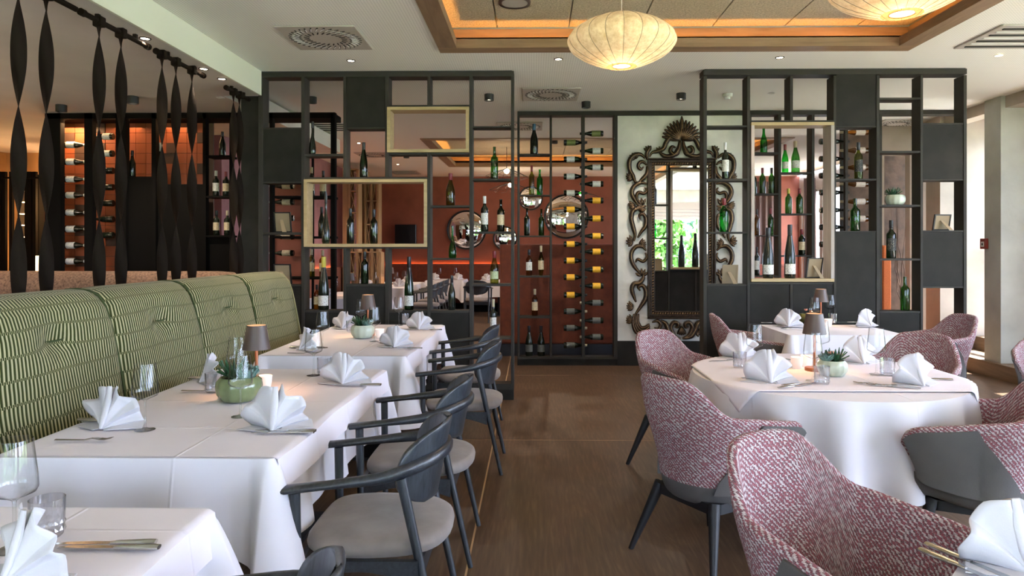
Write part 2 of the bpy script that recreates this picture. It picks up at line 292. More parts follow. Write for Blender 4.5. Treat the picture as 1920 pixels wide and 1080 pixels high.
# ------------------------------------------------------------------ mesh builder
class MB:
    def __init__(s): s.v = []; s.f = []; s.uv = []; s.has_uv = False
    def add(s, vs, fs, uvs=None):
        o = len(s.v); s.v += [tuple(p) for p in vs]; s.f += [tuple(i+o for i in f) for f in fs]
        if uvs: s.has_uv = True
        s.uv += list(uvs) if uvs else [(0, 0)]*len(vs); return s
    def box(s, x0, x1, y0, y1, z0, z1):
        v = [(x, y, z) for z in (z0, z1) for y in (y0, y1) for x in (x0, x1)]
        return s.add(v, [(0, 2, 3, 1), (4, 5, 7, 6), (0, 1, 5, 4), (2, 6, 7, 3), (0, 4, 6, 2), (1, 3, 7, 5)])
    def cbox(s, c, d, rot=None):
        v = [Vector((x*d[0]/2, y*d[1]/2, z*d[2]/2)) for z in (-1, 1) for y in (-1, 1) for x in (-1, 1)]
        if rot is not None: v = [rot @ p for p in v]
        v = [p+Vector(c) for p in v]
        return s.add(v, [(0, 2, 3, 1), (4, 5, 7, 6), (0, 1, 5, 4), (2, 6, 7, 3), (0, 4, 6, 2), (1, 3, 7, 5)])
    def lathe(s, prof, n=20, c=(0, 0, 0), a0=0, a1=2*pi, fac=None):
        full = abs(a1-a0-2*pi) < 1e-6; m = n if full else n+1; vs = []; fs = []
        for r, z in prof:
            for i in range(m):
                a = a0+(a1-a0)*i/n; k = fac(a, z) if fac else 1
                vs.append((c[0]+r*k*cos(a), c[1]+r*k*sin(a), c[2]+z))
        for j in range(len(prof)-1):
            for i in range(n):
                i2 = (i+1) % m; fs.append((j*m+i, j*m+i2, (j+1)*m+i2, (j+1)*m+i))
        return s.add(vs, fs)
    def tube(s, pts, rad, n=8, flat=1.0, up=(0, 0, 1), cap=True):
        "rad: number, list, or list of (width,height)"
        pts = [Vector(p) for p in pts]; k = len(pts); vs = []; fs = []
        if not isinstance(rad, (list, tuple)): rad = [rad]*k
        up = Vector(up)
        for i, p in enumerate(pts):
            t = (pts[min(i+1, k-1)]-pts[max(i-1, 0)]).normalized()
            a = t.cross(up)
            if a.length < 1e-4: a = t.cross(Vector((1, 0, 0)))
            a.normalize(); b = a.cross(t).normalized()
            r = rad[i]; ra, rb = (r if isinstance(r, tuple) else (r, r*flat))
            for j in range(n):
                q = 2*pi*j/n+pi/n; vs.append(p+a*ra*cos(q)+b*rb*sin(q))
        for i in range(k-1):
            for j in range(n):
                j2 = (j+1) % n; fs.append((i*n+j, i*n+j2, (i+1)*n+j2, (i+1)*n+j))
        if cap: fs.append(tuple(reversed(range(n)))); fs.append(tuple((k-1)*n+j for j in range(n)))
        return s.add(vs, fs)
    def cyl(s, c, r, h, n=20, r2=None):
        r2 = r if r2 is None else r2
        return s.lathe([(0, 0), (r, 0), (r2, h), (0, h)], n, c)
    def poly(s, pts, d):
        "extrude planar polygon by vector d"
        n = len(pts); d = Vector(d); v = [Vector(p) for p in pts]; v2 = [p+d for p in v]
        return s.add(v+v2, [tuple(reversed(range(n))), tuple(range(n, 2*n))]+[(i, (i+1) % n, n+(i+1) % n, n+i) for i in range(n)])
    def grid(s, fn, nu, nv, uv=None, flip=False):
        vs = []; us = []
        for j in range(nv+1):
            for i in range(nu+1):
                vs.append(fn(i/nu, j/nv)); us.append(uv(i/nu, j/nv) if uv else (i/nu, j/nv))
        fs = []
        for j in range(nv):
            for i in range(nu):
                a = j*(nu+1)+i; q = (a, a+1, a+nu+2, a+nu+1); fs.append(tuple(reversed(q)) if flip else q)
        return s.add(vs, fs, us)
    def mesh(s, name, mat, smooth=False, auto=None):
        me = bpy.data.meshes.new(name); me.from_pydata(s.v, [], s.f)
        if s.has_uv:
            ul = me.uv_layers.new(name='UVMap')
            for lp in me.loops: ul.data[lp.index].uv = s.uv[lp.vertex_index]
        me.materials.append(MT[mat] if isinstance(mat, str) else mat)
        if smooth: me.polygons.foreach_set('use_smooth', [True]*len(me.polygons))
        if smooth and auto: me.set_sharp_from_angle(angle=R(auto))
        me.validate(); me.update(); return me
def mesh_obj(name, me, parent=None, loc=(0, 0, 0), rot=(0, 0, 0), mods=()):
    o = bpy.data.objects.new(name, me); COL.objects.link(o); o.parent = parent; o.location = loc; o.rotation_euler = rot
    for m in mods:
        if m[0] == 'bevel':
            b = o.modifiers.new('bevel', 'BEVEL'); b.width = m[1]; b.segments = m[2]; b.limit_method = 'ANGLE'; b.angle_limit = R(40)
        if m[0] == 'solid':
            b = o.modifiers.new('solid', 'SOLIDIFY'); b.thickness = m[1]; b.offset = m[2] if len(m) > 2 else 0
        if m[0] == 'sub':
            b = o.modifiers.new('sub', 'SUBSURF'); b.levels = m[1]; b.render_levels = m[1]
    return o
def obj(name, mb, mat, parent=None, loc=(0, 0, 0), rot=(0, 0, 0), smooth=False, auto=None, mods=()):
    return mesh_obj(name, mb.mesh(name, mat, smooth, auto), parent, loc, rot, mods)
def thing(name, label, cat, loc=(0, 0, 0), rz=0, group=None, rot=None):
    o = bpy.data.objects.new(name, None); COL.objects.link(o); o.empty_display_size = .05
    o.location = loc; o.rotation_euler = rot if rot else (0, 0, rz); tag(o, label, cat, group); return o
def tag(o, label, cat, group=None):
    o['label'] = label; o['category'] = cat
    if group: o['group'] = group
    return o
def struct(name, mb, mat, parent=None, **kw):
    o = obj(name, mb, mat, parent, **kw)
    if parent is None: o['kind'] = 'structure'
    return o
_cache = {}
def cached(key, fn):
    if key not in _cache: _cache[key] = fn()
    return _cache[key]
def light(name, kind, loc, energy, col, size=.05, rot=(0, 0, 0), spot=None, blend=.6, sy=None):
    d = bpy.data.lights.new(name, kind); d.energy = energy; d.color = col
    if kind in ('POINT', 'SPOT'): d.shadow_soft_size = size
    if kind == 'AREA':
        d.size = size
        if sy: d.shape = 'RECTANGLE'; d.size_y = sy
    if kind == 'SPOT': d.spot_size = R(spot or 60); d.spot_blend = blend
    o = bpy.data.objects.new(name, d); COL.objects.link(o); o.location = loc; o.rotation_euler = rot; return o

# ================================================================== THE SETTING
CZ = 3.14; SOF = 2.91; YP = 6.6; YB = 8.55; YW = 16.4
# floor: large boards with pale joints
floor = struct('floor', MB().box(-8.2, 8, -3.4, 17, -.06, -.0015), 'joint')
XJ = [-8.0, -4.4, -.30, 3.45, 6.9]; YJ = [-3.3, -.1, 2.57, 5.24, 7.91, 10.58, 13.25, 16.5]
for i in range(4):
    for j in range(7):
        obj('floor_board', MB().box(XJ[i]+.005, XJ[i+1]-.005, YJ[j]+.006, YJ[j+1]-.006, -.03, 0), 'floor', floor)
# ceilings
CX0, CX1, CY0 = -.80, 3.19, -1.6
CYF = T(1250, 95, CZ)[1]
b = MB(); b.box(-2.6, CX0, -3.4, YW+.3, CZ, CZ+.3); b.box(CX1, 6.2, -3.4, YW+.3, CZ, CZ+.3)
b.box(CX0, CX1, -3.4, CY0, CZ, CZ+.3)
C2 = (-1.75, 4.0, T(1000, 259, CZ)[1], T(1000, 312, CZ)[1])
b.box(CX0, CX1, CYF, C2[2], CZ, CZ+.3); b.box(CX0, CX1, C2[3], YW+.3, CZ, CZ+.3)
# far coffer is wider than the near one: cut it out of the side strips as well
b = MB()
def ceil_cells():
    xs = sorted([-4.2, -2.6, C2[0], CX0, CX1, C2[1], 6.2]); ys = sorted([-3.4, CY0, CYF, C2[2], C2[3], YW+.3])
    for i in range(len(xs)-1):
        for j in range(len(ys)-1):
            x = (xs[i]+xs[i+1])/2; y = (ys[j]+ys[j+1])/2
            if CX0 < x < CX1 and CY0 < y < CYF: continue
            if C2[0] < x < C2[1] and C2[2] < y < C2[3]: continue
            if x < -2.6 and y < YP+.5: continue
            b.box(xs[i], xs[i+1], ys[j], ys[j+1], CZ, CZ+.12)
ceil_cells()
ceiling = struct('ceiling', b, 'perf')
# smooth plaster border where the perforated field ends
struct('ceiling_soffit', MB().box(-8.2, -2.621, -3.4, YP+.01, SOF, SOF+.2).box(-8.2, -2.97, YP+.01, 10.6, SOF, SOF+.2), 'soffit')
struct('trim_1', MB().box(-2.62, -2.6, -3.4, YP-.01, SOF-.002, CZ), 'beam')
struct('trim_2', MB().box(5.25, 5.45, -3.4, 12, CZ-.13, CZ), 'warmplaster')
def coffer(x0, x1, y0, y1, far_parts, name, seams):
    w = .155; z0 = CZ-.012; zl = CZ+.062; zt = CZ+.205
    rbm = MB().box(x0-.25, x1+.25, y0-.25, y1+.25, zt+.03, zt+.06)
    for a, bb, c, d in [(x0-.25, x0-.03, y0-.25, y1+.25), (x1+.03, x1+.25, y0-.25, y1+.25), (x0-.03, x1+.03, y0-.25, y0-.03), (x0-.03, x1+.03, y1+.03, y1+.25)]: rbm.box(a, bb, c, d, CZ+.10, zt+.031)
    root = struct(name, rbm, 'ceil')
    fr = [('frame_board', (x0, x1, y1-w, y1), 'coffer'), ('frame_board', (x0, x1, y0, y0+w), 'coffer'),
          ('frame_board', (x0, x0+w, y0+w, y1-w), 'coffery'), ('frame_board', (x1-w, x1, y0+w, y1-w), 'coffery')]
    for n, (a, bb, c, d), m in fr: obj(n, MB().box(a, bb, c, d, z0, z0+.03), m, root)
    # inner lip
    t = .022; ix0, ix1, iy0, iy1 = x0+w, x1-w, y0+w, y1-w
    for a, bb, c, d, m in [(ix0-t, ix1+t, iy1, iy1+t, 'coffer'), (ix0-t, ix1+t, iy0-t, iy0, 'coffer'), (ix0-t, ix0, iy0, iy1, 'coffery'), (ix1, ix1+t, iy0, iy1, 'coffery')]:
        obj('lip_board', MB().box(a, bb, c, d, z0+.03, zl), m, root)
    # upper wall of the cove and LED strips in the trough
    for a, bb, c, d, m in [(x0, x1, y1, y1+.02, 'coffer'), (x0, x1, y0-.02, y0, 'coffer'), (x0-.02, x0, y0, y1, 'coffery'), (x1, x1+.02, y0, y1, 'coffery')]:
        obj('cove_board', MB().box(a, bb, c, d, z0+.03, zt-.012), m, root)
    e = .008
    for a, bb, c, d in [(ix0, ix1, iy1+t+e, iy1+t+e+.012), (ix0, ix1, iy0-t-e-.012, iy0-t-e), (ix0-t-e-.012, ix0-t-e, iy0, iy1), (ix1+t+e, ix1+t+e+.012, iy0, iy1)]:
        obj('led_strip', MB().box(a, bb, c, d, z0+.032, z0+.04), 'led', root)
    xs = [x0-.0]+seams+[x1]
    ys = [y1-.0-i*1.2 for i in range(int((y1-y0)/1.2)+1)]+[y0]
    for i in range(len(xs)-1):
        for j in range(len(ys)-1):
            obj('acoustic_panel', MB().box(xs[i]+.006, xs[i+1]-.006, ys[j+1]+.006, ys[j]-.006, zt, zt+.028), 'wool', root)
    return root
coffer(CX0, CX1, CY0, CYF, None, 'ceiling_coffer', [-.31+.613*i for i in range(6)])
coffer(C2[0], C2[1], C2[2], C2[3], None, 'ceiling_coffer', [-1.2+.9*i for i in range(6)])

# walls
def wall_y(name, x0, x1, y, z0, z1, mat, t=.12, openings=(), parent=None):
    "wall whose near face lies at y, with rectangular openings (x0,x1,z0,z1)"
    b = MB(); xs = sorted({x0, x1, *[o[0] for o in openings], *[o[1] for o in openings]}); zs = sorted({z0, z1, *[o[2] for o in openings], *[o[3] for o in openings]})
    for i in range(len(xs)-1):
        for j in range(len(zs)-1):
            cx, cz = (xs[i]+xs[i+1])/2, (zs[j]+zs[j+1])/2
            if any(o[0] < cx < o[1] and o[2] < cz < o[3] for o in openings): continue
            b.box(xs[i], xs[i+1], y, y+t, zs[j], zs[j+1])
    return struct(name, b, mat, parent)
def wall_x(name, y0, y1, x, z0, z1, mat, t=.12, openings=()):
    b = MB(); xs = sorted({y0, y1, *[o[0] for o in openings], *[o[1] for o in openings]}); zs = sorted({z0, z1, *[o[2] for o in openings], *[o[3] for o in openings]})
    for i in range(len(xs)-1):
        for j in range(len(zs)-1):
            cx, cz = (xs[i]+xs[i+1])/2, (zs[j]+zs[j+1])/2
            if any(o[0] < cx < o[1] and o[2] < cz < o[3] for o in openings): continue
            b.box(x, x+t, xs[i], xs[i+1], zs[j], zs[j+1])
    return struct(name, b, mat)
wall_y('wall_rear', -8.2, 6.2, -3.42, 0, CZ+.3, 'plaster', openings=[(a, c, .35, 2.65) for a, c in REAR])
wall_x('wall_right', -3.4, 9.0, 5.9, 0, CZ+.3, 'warmplaster', openings=[(a, c, .33, 2.93) for a, c in RIGHTW])
wall_x('wall_left', -3.4, 10.6, -8.2, 0, CZ, 'amber')
n = 0
def window_unit(n, lo, hi, z0, z1, pos, axis, mull=()):
    b = MB(); t = .05
    def bx(a0, a1, c0, c1, th=.05):
        if axis == 'y': b.box(a0, a1, pos-th/2, pos+th/2, c0, c1)
        else: b.box(pos-th/2, pos+th/2, a0, a1, c0, c1)
    bx(lo, lo+t, z0, z1); bx(hi-t, hi, z0, z1); bx(lo+t, hi-t, z0, z0+t); bx(lo+t, hi-t, z1-t, z1)
    o = struct('window_%d' % n, b, 'winframe')
    zz = [z0+t]+[m for m in mull]+[z1-t]
    for m in mull:
        q = MB()
        if axis == 'y': q.box(lo+t, hi-t, pos-.03, pos+.03, m-.05, m+.05)
        else: q.box(pos-.03, pos+.03, lo+t, hi-t, m-.05, m+.05)
        obj('transom', q, 'winframe', o)
    q = MB()
    if axis == 'y': q.box(lo+t, hi-t, pos-.004, pos+.004, z0+t, z1-t)
    else: q.box(pos-.004, pos+.004, lo+t, hi-t, z0+t, z1-t)
    obj('pane', q, 'pane', o)
    return o
for a, c in REAR:
    n += 1; w_ = window_unit(n, a, c, .35, 2.65, -3.36, 'y')
n += 1
for a, c in RIGHTW:
    window_unit(n, a, c, .33, 2.93, 5.96, 'x', (1.42,)); n += 1
# roman blinds over the rear windows
for i, (a, c) in enumerate(REAR):
    bl = thing('roman_blind', 'pale folded roman blind over rear window %s' % ['at far left', 'left of centre', 'in the centre', 'right of centre', 'at right, seen in the mirror'][i], 'blind', ((a+c)/2, -3.26, 2.28), 0, 'roman blinds on the rear windows')
    for k in range(3): obj('fold', MB().tube([(-(c-a)/2, 0, .06+k*.1), ((c-a)/2, 0, .06+k*.1)], [(.03, .055)]*2, 10), 'blind', bl, smooth=True)
    obj('panel', MB().box(-(c-a)/2, (c-a)/2, -.01, .01, .3, .5), 'blind', bl)
# piers on the window side, steps
struct('wall_pier_right', MB().box(5.2, 6.3, 7.8, 8.08, 0, CZ), 'pierplaster')
struct('wall_pier_far', MB().box(5.2, 6.3, 8.95, 9.27, 0, CZ), 'warmplaster')
st = struct('trim_3', MB().box(5.14, 6.0, -3.3, 9.0, 0, .165), 'step'); st.name = 'step_lower'
st2 = struct('step_upper', MB().box(5.62, 6.0, -3.3, 7.8, .165, .33), 'step')
struct('step_upper_far', MB().box(5.62, 6.0, 8.08, 8.95, .165, .33), 'step')
# alcove at the far right
wall_y('wall_alcove', AX(1650, 9.6), 6.3, 9.6, 0, CZ, 'warmplaster', openings=[(AX(1658, 9.6), AX(1706, 9.6), A(0, 583, 9.6)[1], A(1680, 290, 9.6)[1])])
struct('wall_alcove_inner', MB().box(4.6, 6.3, 10.3, 10.4, 0, CZ), 'brownstone')
# mirror wall
XM0, XM1 = AX(1157, YB+.04), AX(1402, YB+.04)
struct('wall_mirror', MB().box(XM0, XM1+.02, YB+.05, YB+.19, 0, CZ), 'plaster')
struct('baseboard_mirror', MB().box(XM0, XM1+.02, YB+.015, YB+.05, 0, A(1180, 640, YB)[1]), 'rackdark')
# back room
wall_y('wall_far', -4.2, 6.4, YW, 0, CZ, 'redwall')
WIN2 = [(13.6, 15.1), (15.25, 16.25)]
wall_x('wall_far_right', 10.4, YW, 6.25, 0, CZ, 'vent', openings=[(a, c, .7, 2.75) for a, c in WIN2])
for a, c in WIN2: window_unit(n, a, c, .7, 2.75, 6.3, 'x'); n += 1
for a, c in WIN2: portal((6.22, (a+c)/2, 1.7), (0, R(90), 0), 2.0, c-a)
struct('wall_far_left', MB().box(-4.15, -4.03, 8.9, YW, 0, CZ), 'pinkwall')
struct('wall_amber', MB().box(-8.1, -4.15, 10.5, 10.6, 0, SOF+.1), 'amber')
# curtains on the far wall
for k, (p0, p1) in enumerate([(1404, 1456), (1507, 1530)]):
    y = YW-.15 if k == 0 else YW-.9
    x0, x1 = AX(p0, y), AX(p1, y)
    def cf(u, v, x0=x0, x1=x1, y=y): return (x0+(x1-x0)*u, y+.035*sin(u*(x1-x0)*2*pi/.14), .1+2.9*v)
    c = obj('curtain', MB().grid(cf, 60, 2), 'curtain', smooth=True, mods=[('solid', .004)])
    tag(c, ['brown pleated curtain on the far wall seen through the tall wood frame', 'narrow brown curtain beside the bright far window'][k], 'curtain', 'curtains in the back room')
# outside: lawn and trees behind the rear windows
struct('ground_outside', MB().box(-30, 40, -45, -8, -.4, -.3).box(12, 40, -8, 30, -.4, -.3), 'grass')
struct('ground_bounce', MB().box(-30, 12, -8, -3.6, -.35, -.28).box(6.3, 12, -3.6, 30, -.35, -.28), 'bounce_ground')  # pale ground added outside to bounce sunlight up into the room

# ================================================================== BOTTLES
def bottle_profile(kind, H, r):
    P = dict(
        bordeaux=[(0, 0), (.92, 0), (1, .03), (1, .60), (.93, .655), (.62, .70), (.42, .74), (.37, .78), (.35, .96), (.40, .965), (.40, 1), (0, 1)],
        burgundy=[(0, 0), (.92, 0), (1, .03), (1, .42), (.95, .50), (.75, .60), (.50, .71), (.38, .80), (.34, .96), (.38, .965), (.38, 1), (0, 1)],
        flute=[(0, 0), (.9, 0), (1, .03), (1, .36), (.94, .46), (.78, .58), (.55, .71), (.40, .82), (.34, .96), (.38, .965), (.38, 1), (0, 1)],
        drop=[(0, 0), (.85, 0), (1, .05), (1, .18), (.90, .30), (.65, .44), (.42, .56), (.30, .68), (.28, .96), (.34, .965), (.34, 1), (0, 1)],
        club=[(0, 0), (.55, 0), (.6, .03), (.95, .22), (1, .40), (.95, .55), (.62, .66), (.36, .74), (.32, .96), (.38, .965), (.38, 1), (0, 1)])[kind]
    return [(a*r, z*H) for a, z in P]
LB = {'bordeaux': (.20, .52), 'burgundy': (.14, .38), 'flute': (.08, .27), 'drop': (.05, .16), 'club': (.2, .5)}
def bottle(label, loc, H=.30, r=.037, kind='bordeaux', glass='g_green', cap=None, lab=None, horiz=0, group=None, spin=0):
    """horiz: 0 standing, +1 lying with neck to +x, -1 neck to -x"""
    rot = (0, 0, spin) if not horiz else (0, R(90)*horiz, 0)
    t = thing('wine_bottle', label, 'bottle', loc, group=group, rot=rot)
    H = round(H, 2); r = round(r, 3)
    me = cached(('bg', kind, H, r, glass), lambda: MB().lathe(bottle_profile(kind, H, r), 18).mesh('bottle_glass', glass, True, 50))
    mesh_obj('glass_body', me, t)
    if cap:
        k = .40 if kind != 'drop' else .34
        me = cached(('bc', kind, H, r, cap), lambda: MB().lathe([(0, H*1.002), (r*(k+.02), H*1.002), (r*(k+.04), H*.97), (r*(k+.03), H*.80), (r*k, H*.795)], 14).mesh('foil', cap, True, 50))
        mesh_obj('foil_cap', me, t)
    if lab:
        z0, z1 = LB[kind]
        if horiz: a0, a1, z0, z1 = (-pi*.95, -pi*.0, .12, .46)
        else: a0, a1 = -pi/2-1.25, -pi/2+1.25
        if lab == 'l_olive': z0, z1 = .12, .5
        me = cached(('bl', kind, H, r, lab, bool(horiz)), lambda: MB().lathe([(r+.0008, H*z0), (r+.0008, H*z1)], 14, a0=a0-(.2 if horiz else 0), a1=a1+(.2 if horiz else 0)).mesh('label', lab, True))
        mesh_obj('paper_label', me, t)
    return t
GN = dict(g_green='green', g_bright='bright green', g_olive='olive green', g_amber='amber', g_dark='black', g_deep='deep green')
CN = dict(c_black='black', c_red='red', c_white='white', c_cream='cream', c_yellow='yellow', c_blue='dark blue')
LN = dict(l_white='white', l_cream='cream', l_yellow='yellow', l_olive='olive', l_green='pale green', l_grey='dull grey', l_floral='white floral', l_black='black')
SN = dict(bordeaux='straight', burgundy='sloping', flute='slender', drop='teardrop', club='club-shaped')
def auto_label(kind, glass, cap, lab, where):
    s = '%s %s bottle' % (GN[glass], SN[kind])
    e = []
    if cap: e.append('%s cap' % CN[cap])
    if lab: e.append('%s label' % LN[lab])
    r_ = s+(', '+', '.join(e) if e else '')+' '+where
    return r_ if len(r_.split()) <= 16 else '%s bottle' % GN[glass]+(', '+', '.join(e[-1:]) if e else '')+' '+where

# ================================================================== PARTITIONS
PD = .155
class Rack:
    def __init__(s, root, Y, zpx, D=PD, mat='rack'):
        s.root, s.Y, s.zpx, s.D, s.mat = root, Y, zpx, D, mat; s.shelves = []
    def z(s, py): return A(s.zpx, py, s.Y)[1]
    def post(s, p0, p1, y0, y1, name='post', D=None):
        obj(name, MB().box(AX(p0, s.Y), AX(p1, s.Y), s.Y, s.Y+(D or s.D), s.z(y1), s.z(y0)), s.mat, s.root, mods=[('bevel', .002, 1)])
    def shelf(s, p0, p1, y0, y1, name='shelf'):
        x0, x1 = AX(p0, s.Y)+.001, AX(p1, s.Y)-.001; s.shelves.append((x0, x1, s.z(y0)))
        obj(name, MB().box(x0, x1, s.Y+.003, s.Y+s.D, s.z(y1), s.z(y0)), s.mat, s.root, mods=[('bevel', .0015, 1)])
    def panel(s, p0, p1, y0, y1, zb=None):
        x0, x1 = AX(p0, s.Y)+.002, AX(p1, s.Y)-.002
        obj('panel', MB().box(x0, x1, s.Y+.006, s.Y+s.D-.006, s.z(y1) if zb is None else zb, s.z(y0)), 'rackdark', s.root, mods=[('bevel', .002, 1)])
        s.shelves.append((x0, x1, s.z(y0)))
    def frame(s, p0, p1, y0, y1, label, inner='lightwood', k=6):
        x0, x1, z0, z1 = AX(p0, s.Y), AX(p1, s.Y), s.z(y1), s.z(y0); t = k*s.Y/FPX
        f = thing('wooden_box_frame', label, 'frame', ((x0+x1)/2, s.Y-.012, z0)); w = (x1-x0)/2; h = z1-z0; D = s.D+.03
        obj('bottom_board', MB().box(-w, w, 0, D, 0, t), 'lightwood', f, mods=[('bevel', .002, 1)])
        obj('top_board', MB().box(-w, w, 0, D, h-t, h), 'lightwood', f, mods=[('bevel', .002, 1)])
        obj('side_board', MB().box(-w, -w+t, 0, D, t, h-t), inner, f); obj('side_board', MB().box(w-t, w, 0, D, t, h-t), inner, f)
        s.shelves.append((x0, x1, z0+t))
    def stand(s, px, ytop, ybase, dy=.075, width=None, **kw):
        Y = s.Y+dy; x, zb = A(px, ybase, Y)
        c = [q for q in s.shelves if q[0]-.02 <= x <= q[1]+.02]
        if c:
            q = min(c, key=lambda q: abs(q[2]-zb)); zb = q[2]
        H = (ybase-ytop)*Y/FPX
        r = kw.pop('r', None) or (width*Y/FPX/2 if width else .037)
        return bottle(kw.pop('label'), (x, Y, zb+.0005), H=H, r=r, **kw)

# ---- left partition
LP = thing('partition_shelf', 'left open dark grey partition shelf reaching the ceiling behind the green bench', 'shelf', (AX(720, YP), YP, 0)); lpo = Vector(LP.location)
def reroot(root):
    inv = Matrix.Translation(-Vector(root.location))
    for ch in root.children: ch.matrix_parent_inverse = inv
rk = Rack(LP, YP, 720)
TOPZ = CZ-.004
def rack_box(r, x0, x1, z0, z1, name='post'): obj(name, MB().box(x0, x1, r.Y, r.Y+r.D, z0, z1), r.mat, r.root, mods=[('bevel', .002, 1)])
px_ = [(484, 493), (564.6, 571), (643.5, 649), (722, 729), (801, 807), (880, 886), (958, 963.5)]
zt = TOPZ-.05
obj('top_rail', MB().box(AX(484, YP), AX(963.5, YP), YP, YP+PD, zt, TOPZ), 'rack', LP)
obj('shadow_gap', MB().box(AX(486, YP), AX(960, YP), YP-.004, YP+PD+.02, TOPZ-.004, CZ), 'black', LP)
zb = .155
ypost = 134+.05*FPX/YP
def fullpost(i, y0=None, y1=None): rk.post(*px_[i], y0 or ypost, y1 or (465+(CAM_H-zb)*FPX/YP))
for i in (0, 1, 5, 6): fullpost(i)
fullpost(2, None, 335); fullpost(2, 463.5); fullpost(3, None, 335); fullpost(3, 463.5); fullpost(4, None, 200); fullpost(4, 287)
obj('plinth', MB().box(AX(484, YP), AX(963, YP), YP+.012, YP+PD-.012, 0, .10), 'rackdark', LP)
obj('bottom_rail', MB().box(AX(484, YP), AX(963.5, YP), YP, YP+PD, .10, zb), 'rack', LP)
rk.panel(493, 565, 241.5, 340.5)
for p in [(493, 564.6, 238.5, 241.5), (493, 564.6, 340.5, 343.5), (493, 564.6, 435.5, 440), (493, 564.6, 534, 537.5),
          (571, 643.5, 288, 293), (571, 643.5, 582, 586.5), (649, 722, 238.5, 241.5), (649, 722, 533, 537.5), (571, 801, 332, 335.5), (571, 801, 463.5, 466.5),
          (729, 880, 197, 200.5), (729, 880, 286.5, 290), (729, 801, 582, 586.5), (807, 880, 385, 389), (807, 880, 484, 487.5), (807, 880, 582, 586.5),
          (886, 958, 237, 240), (886, 958, 335, 339), (886, 958, 434, 438), (886, 958, 532, 536.5), (886, 958, 632.5, 636)]: rk.shelf(*p)
rk.panel(649, 722, 138, 238.5)
for p0, p1, y in [(493, 564.6, 537.5), (571, 643.5, 586.5), (649, 722, 537.5), (729, 801, 586.5), (807, 880, 586.5)]: rk.panel(p0, p1, y, 0, zb=zb)
rk.frame(726, 879.5, 200.7, 286, 'small pale wood box frame high in the left partition')
rk.frame(570, 801, 335.8, 463, 'wide pale wood box frame in the middle of the left partition')
reroot(LP)
lp_bottles = [
    (586, 225, 288, 13, 'drop', 'g_dark', 'c_black', None, 'on the upper shelf of the second column, left partition'),
    (682, 266, 332, 14.5, 'flute', 'g_deep', 'c_black', None, 'alone above the wide pale frame, left partition'),
    (927, 274, 335, 14, 'bordeaux', 'g_green', None, None, 'on the high shelf of the rightmost column, left partition'),
    (844.6, 324, 385, 17, 'burgundy', 'g_olive', 'c_red', None, 'under the small pale frame, left partition'),
    (908.6, 367, 434, 14, 'bordeaux', 'g_dark', 'c_white', 'l_white', 'left of the cream-labelled one, left partition'),
    (939, 373, 434, 14, 'bordeaux', 'g_deep', None, 'l_cream', 'right of the white-capped one, left partition'),
    (848.5, 424, 484, 15, 'drop', 'g_bright', None, None, 'in front of the large round mirror'),
    (657, 390, 456.8, 13.5, 'bordeaux', 'g_deep', 'c_black', None, 'at left centre inside the wide pale frame'),
    (701, 392, 456.8, 14, 'bordeaux', 'g_deep', 'c_black', None, 'at right centre inside the wide pale frame'),
    (611, 362, 456.8, 15, 'drop', 'g_dark', 'c_black', None, 'near the left end inside the wide pale frame'),
    (607, 483, 582, 20, 'flute', 'g_dark', 'c_yellow', 'l_white', 'big magnum below the wide pale frame at left'),
    (684, 472, 533, 14, 'bordeaux', 'g_deep', 'c_black', None, 'directly under the middle of the wide pale frame'),
    (767, 483, 582, 17.5, 'flute', 'g_deep', 'c_black', 'l_white', 'below the right end of the wide pale frame'),
    (847, 517, 582, 13.5, 'burgundy', 'g_dark', 'c_black', None, 'on the low shelf of the fifth column, left partition'),
    (927, 472, 532, 16, 'burgundy', 'g_olive', 'c_red', 'l_green', 'on the lower middle shelf of the rightmost column'),
    (925, 563, 632.5, 12, 'bordeaux', 'g_dark', 'c_cream', 'l_white', 'lowest one in the left partition, behind the wooden chairs'),
    (594, 535, 582, 11, 'bordeaux', 'g_amber', 'c_black', 'l_cream', 'small one left of the yellow-capped magnum'),
]
for px, y0, y1, wd, kd, gl, cp, lb, wh in lp_bottles:
    dy = .115 if px == 594 else .07
    rk.stand(px, y0, y1, dy=dy, width=wd, kind=kd, glass=gl, cap=cp, lab=lb, label=auto_label(kd, gl, cp, lb, wh), group='bottles in the left partition')
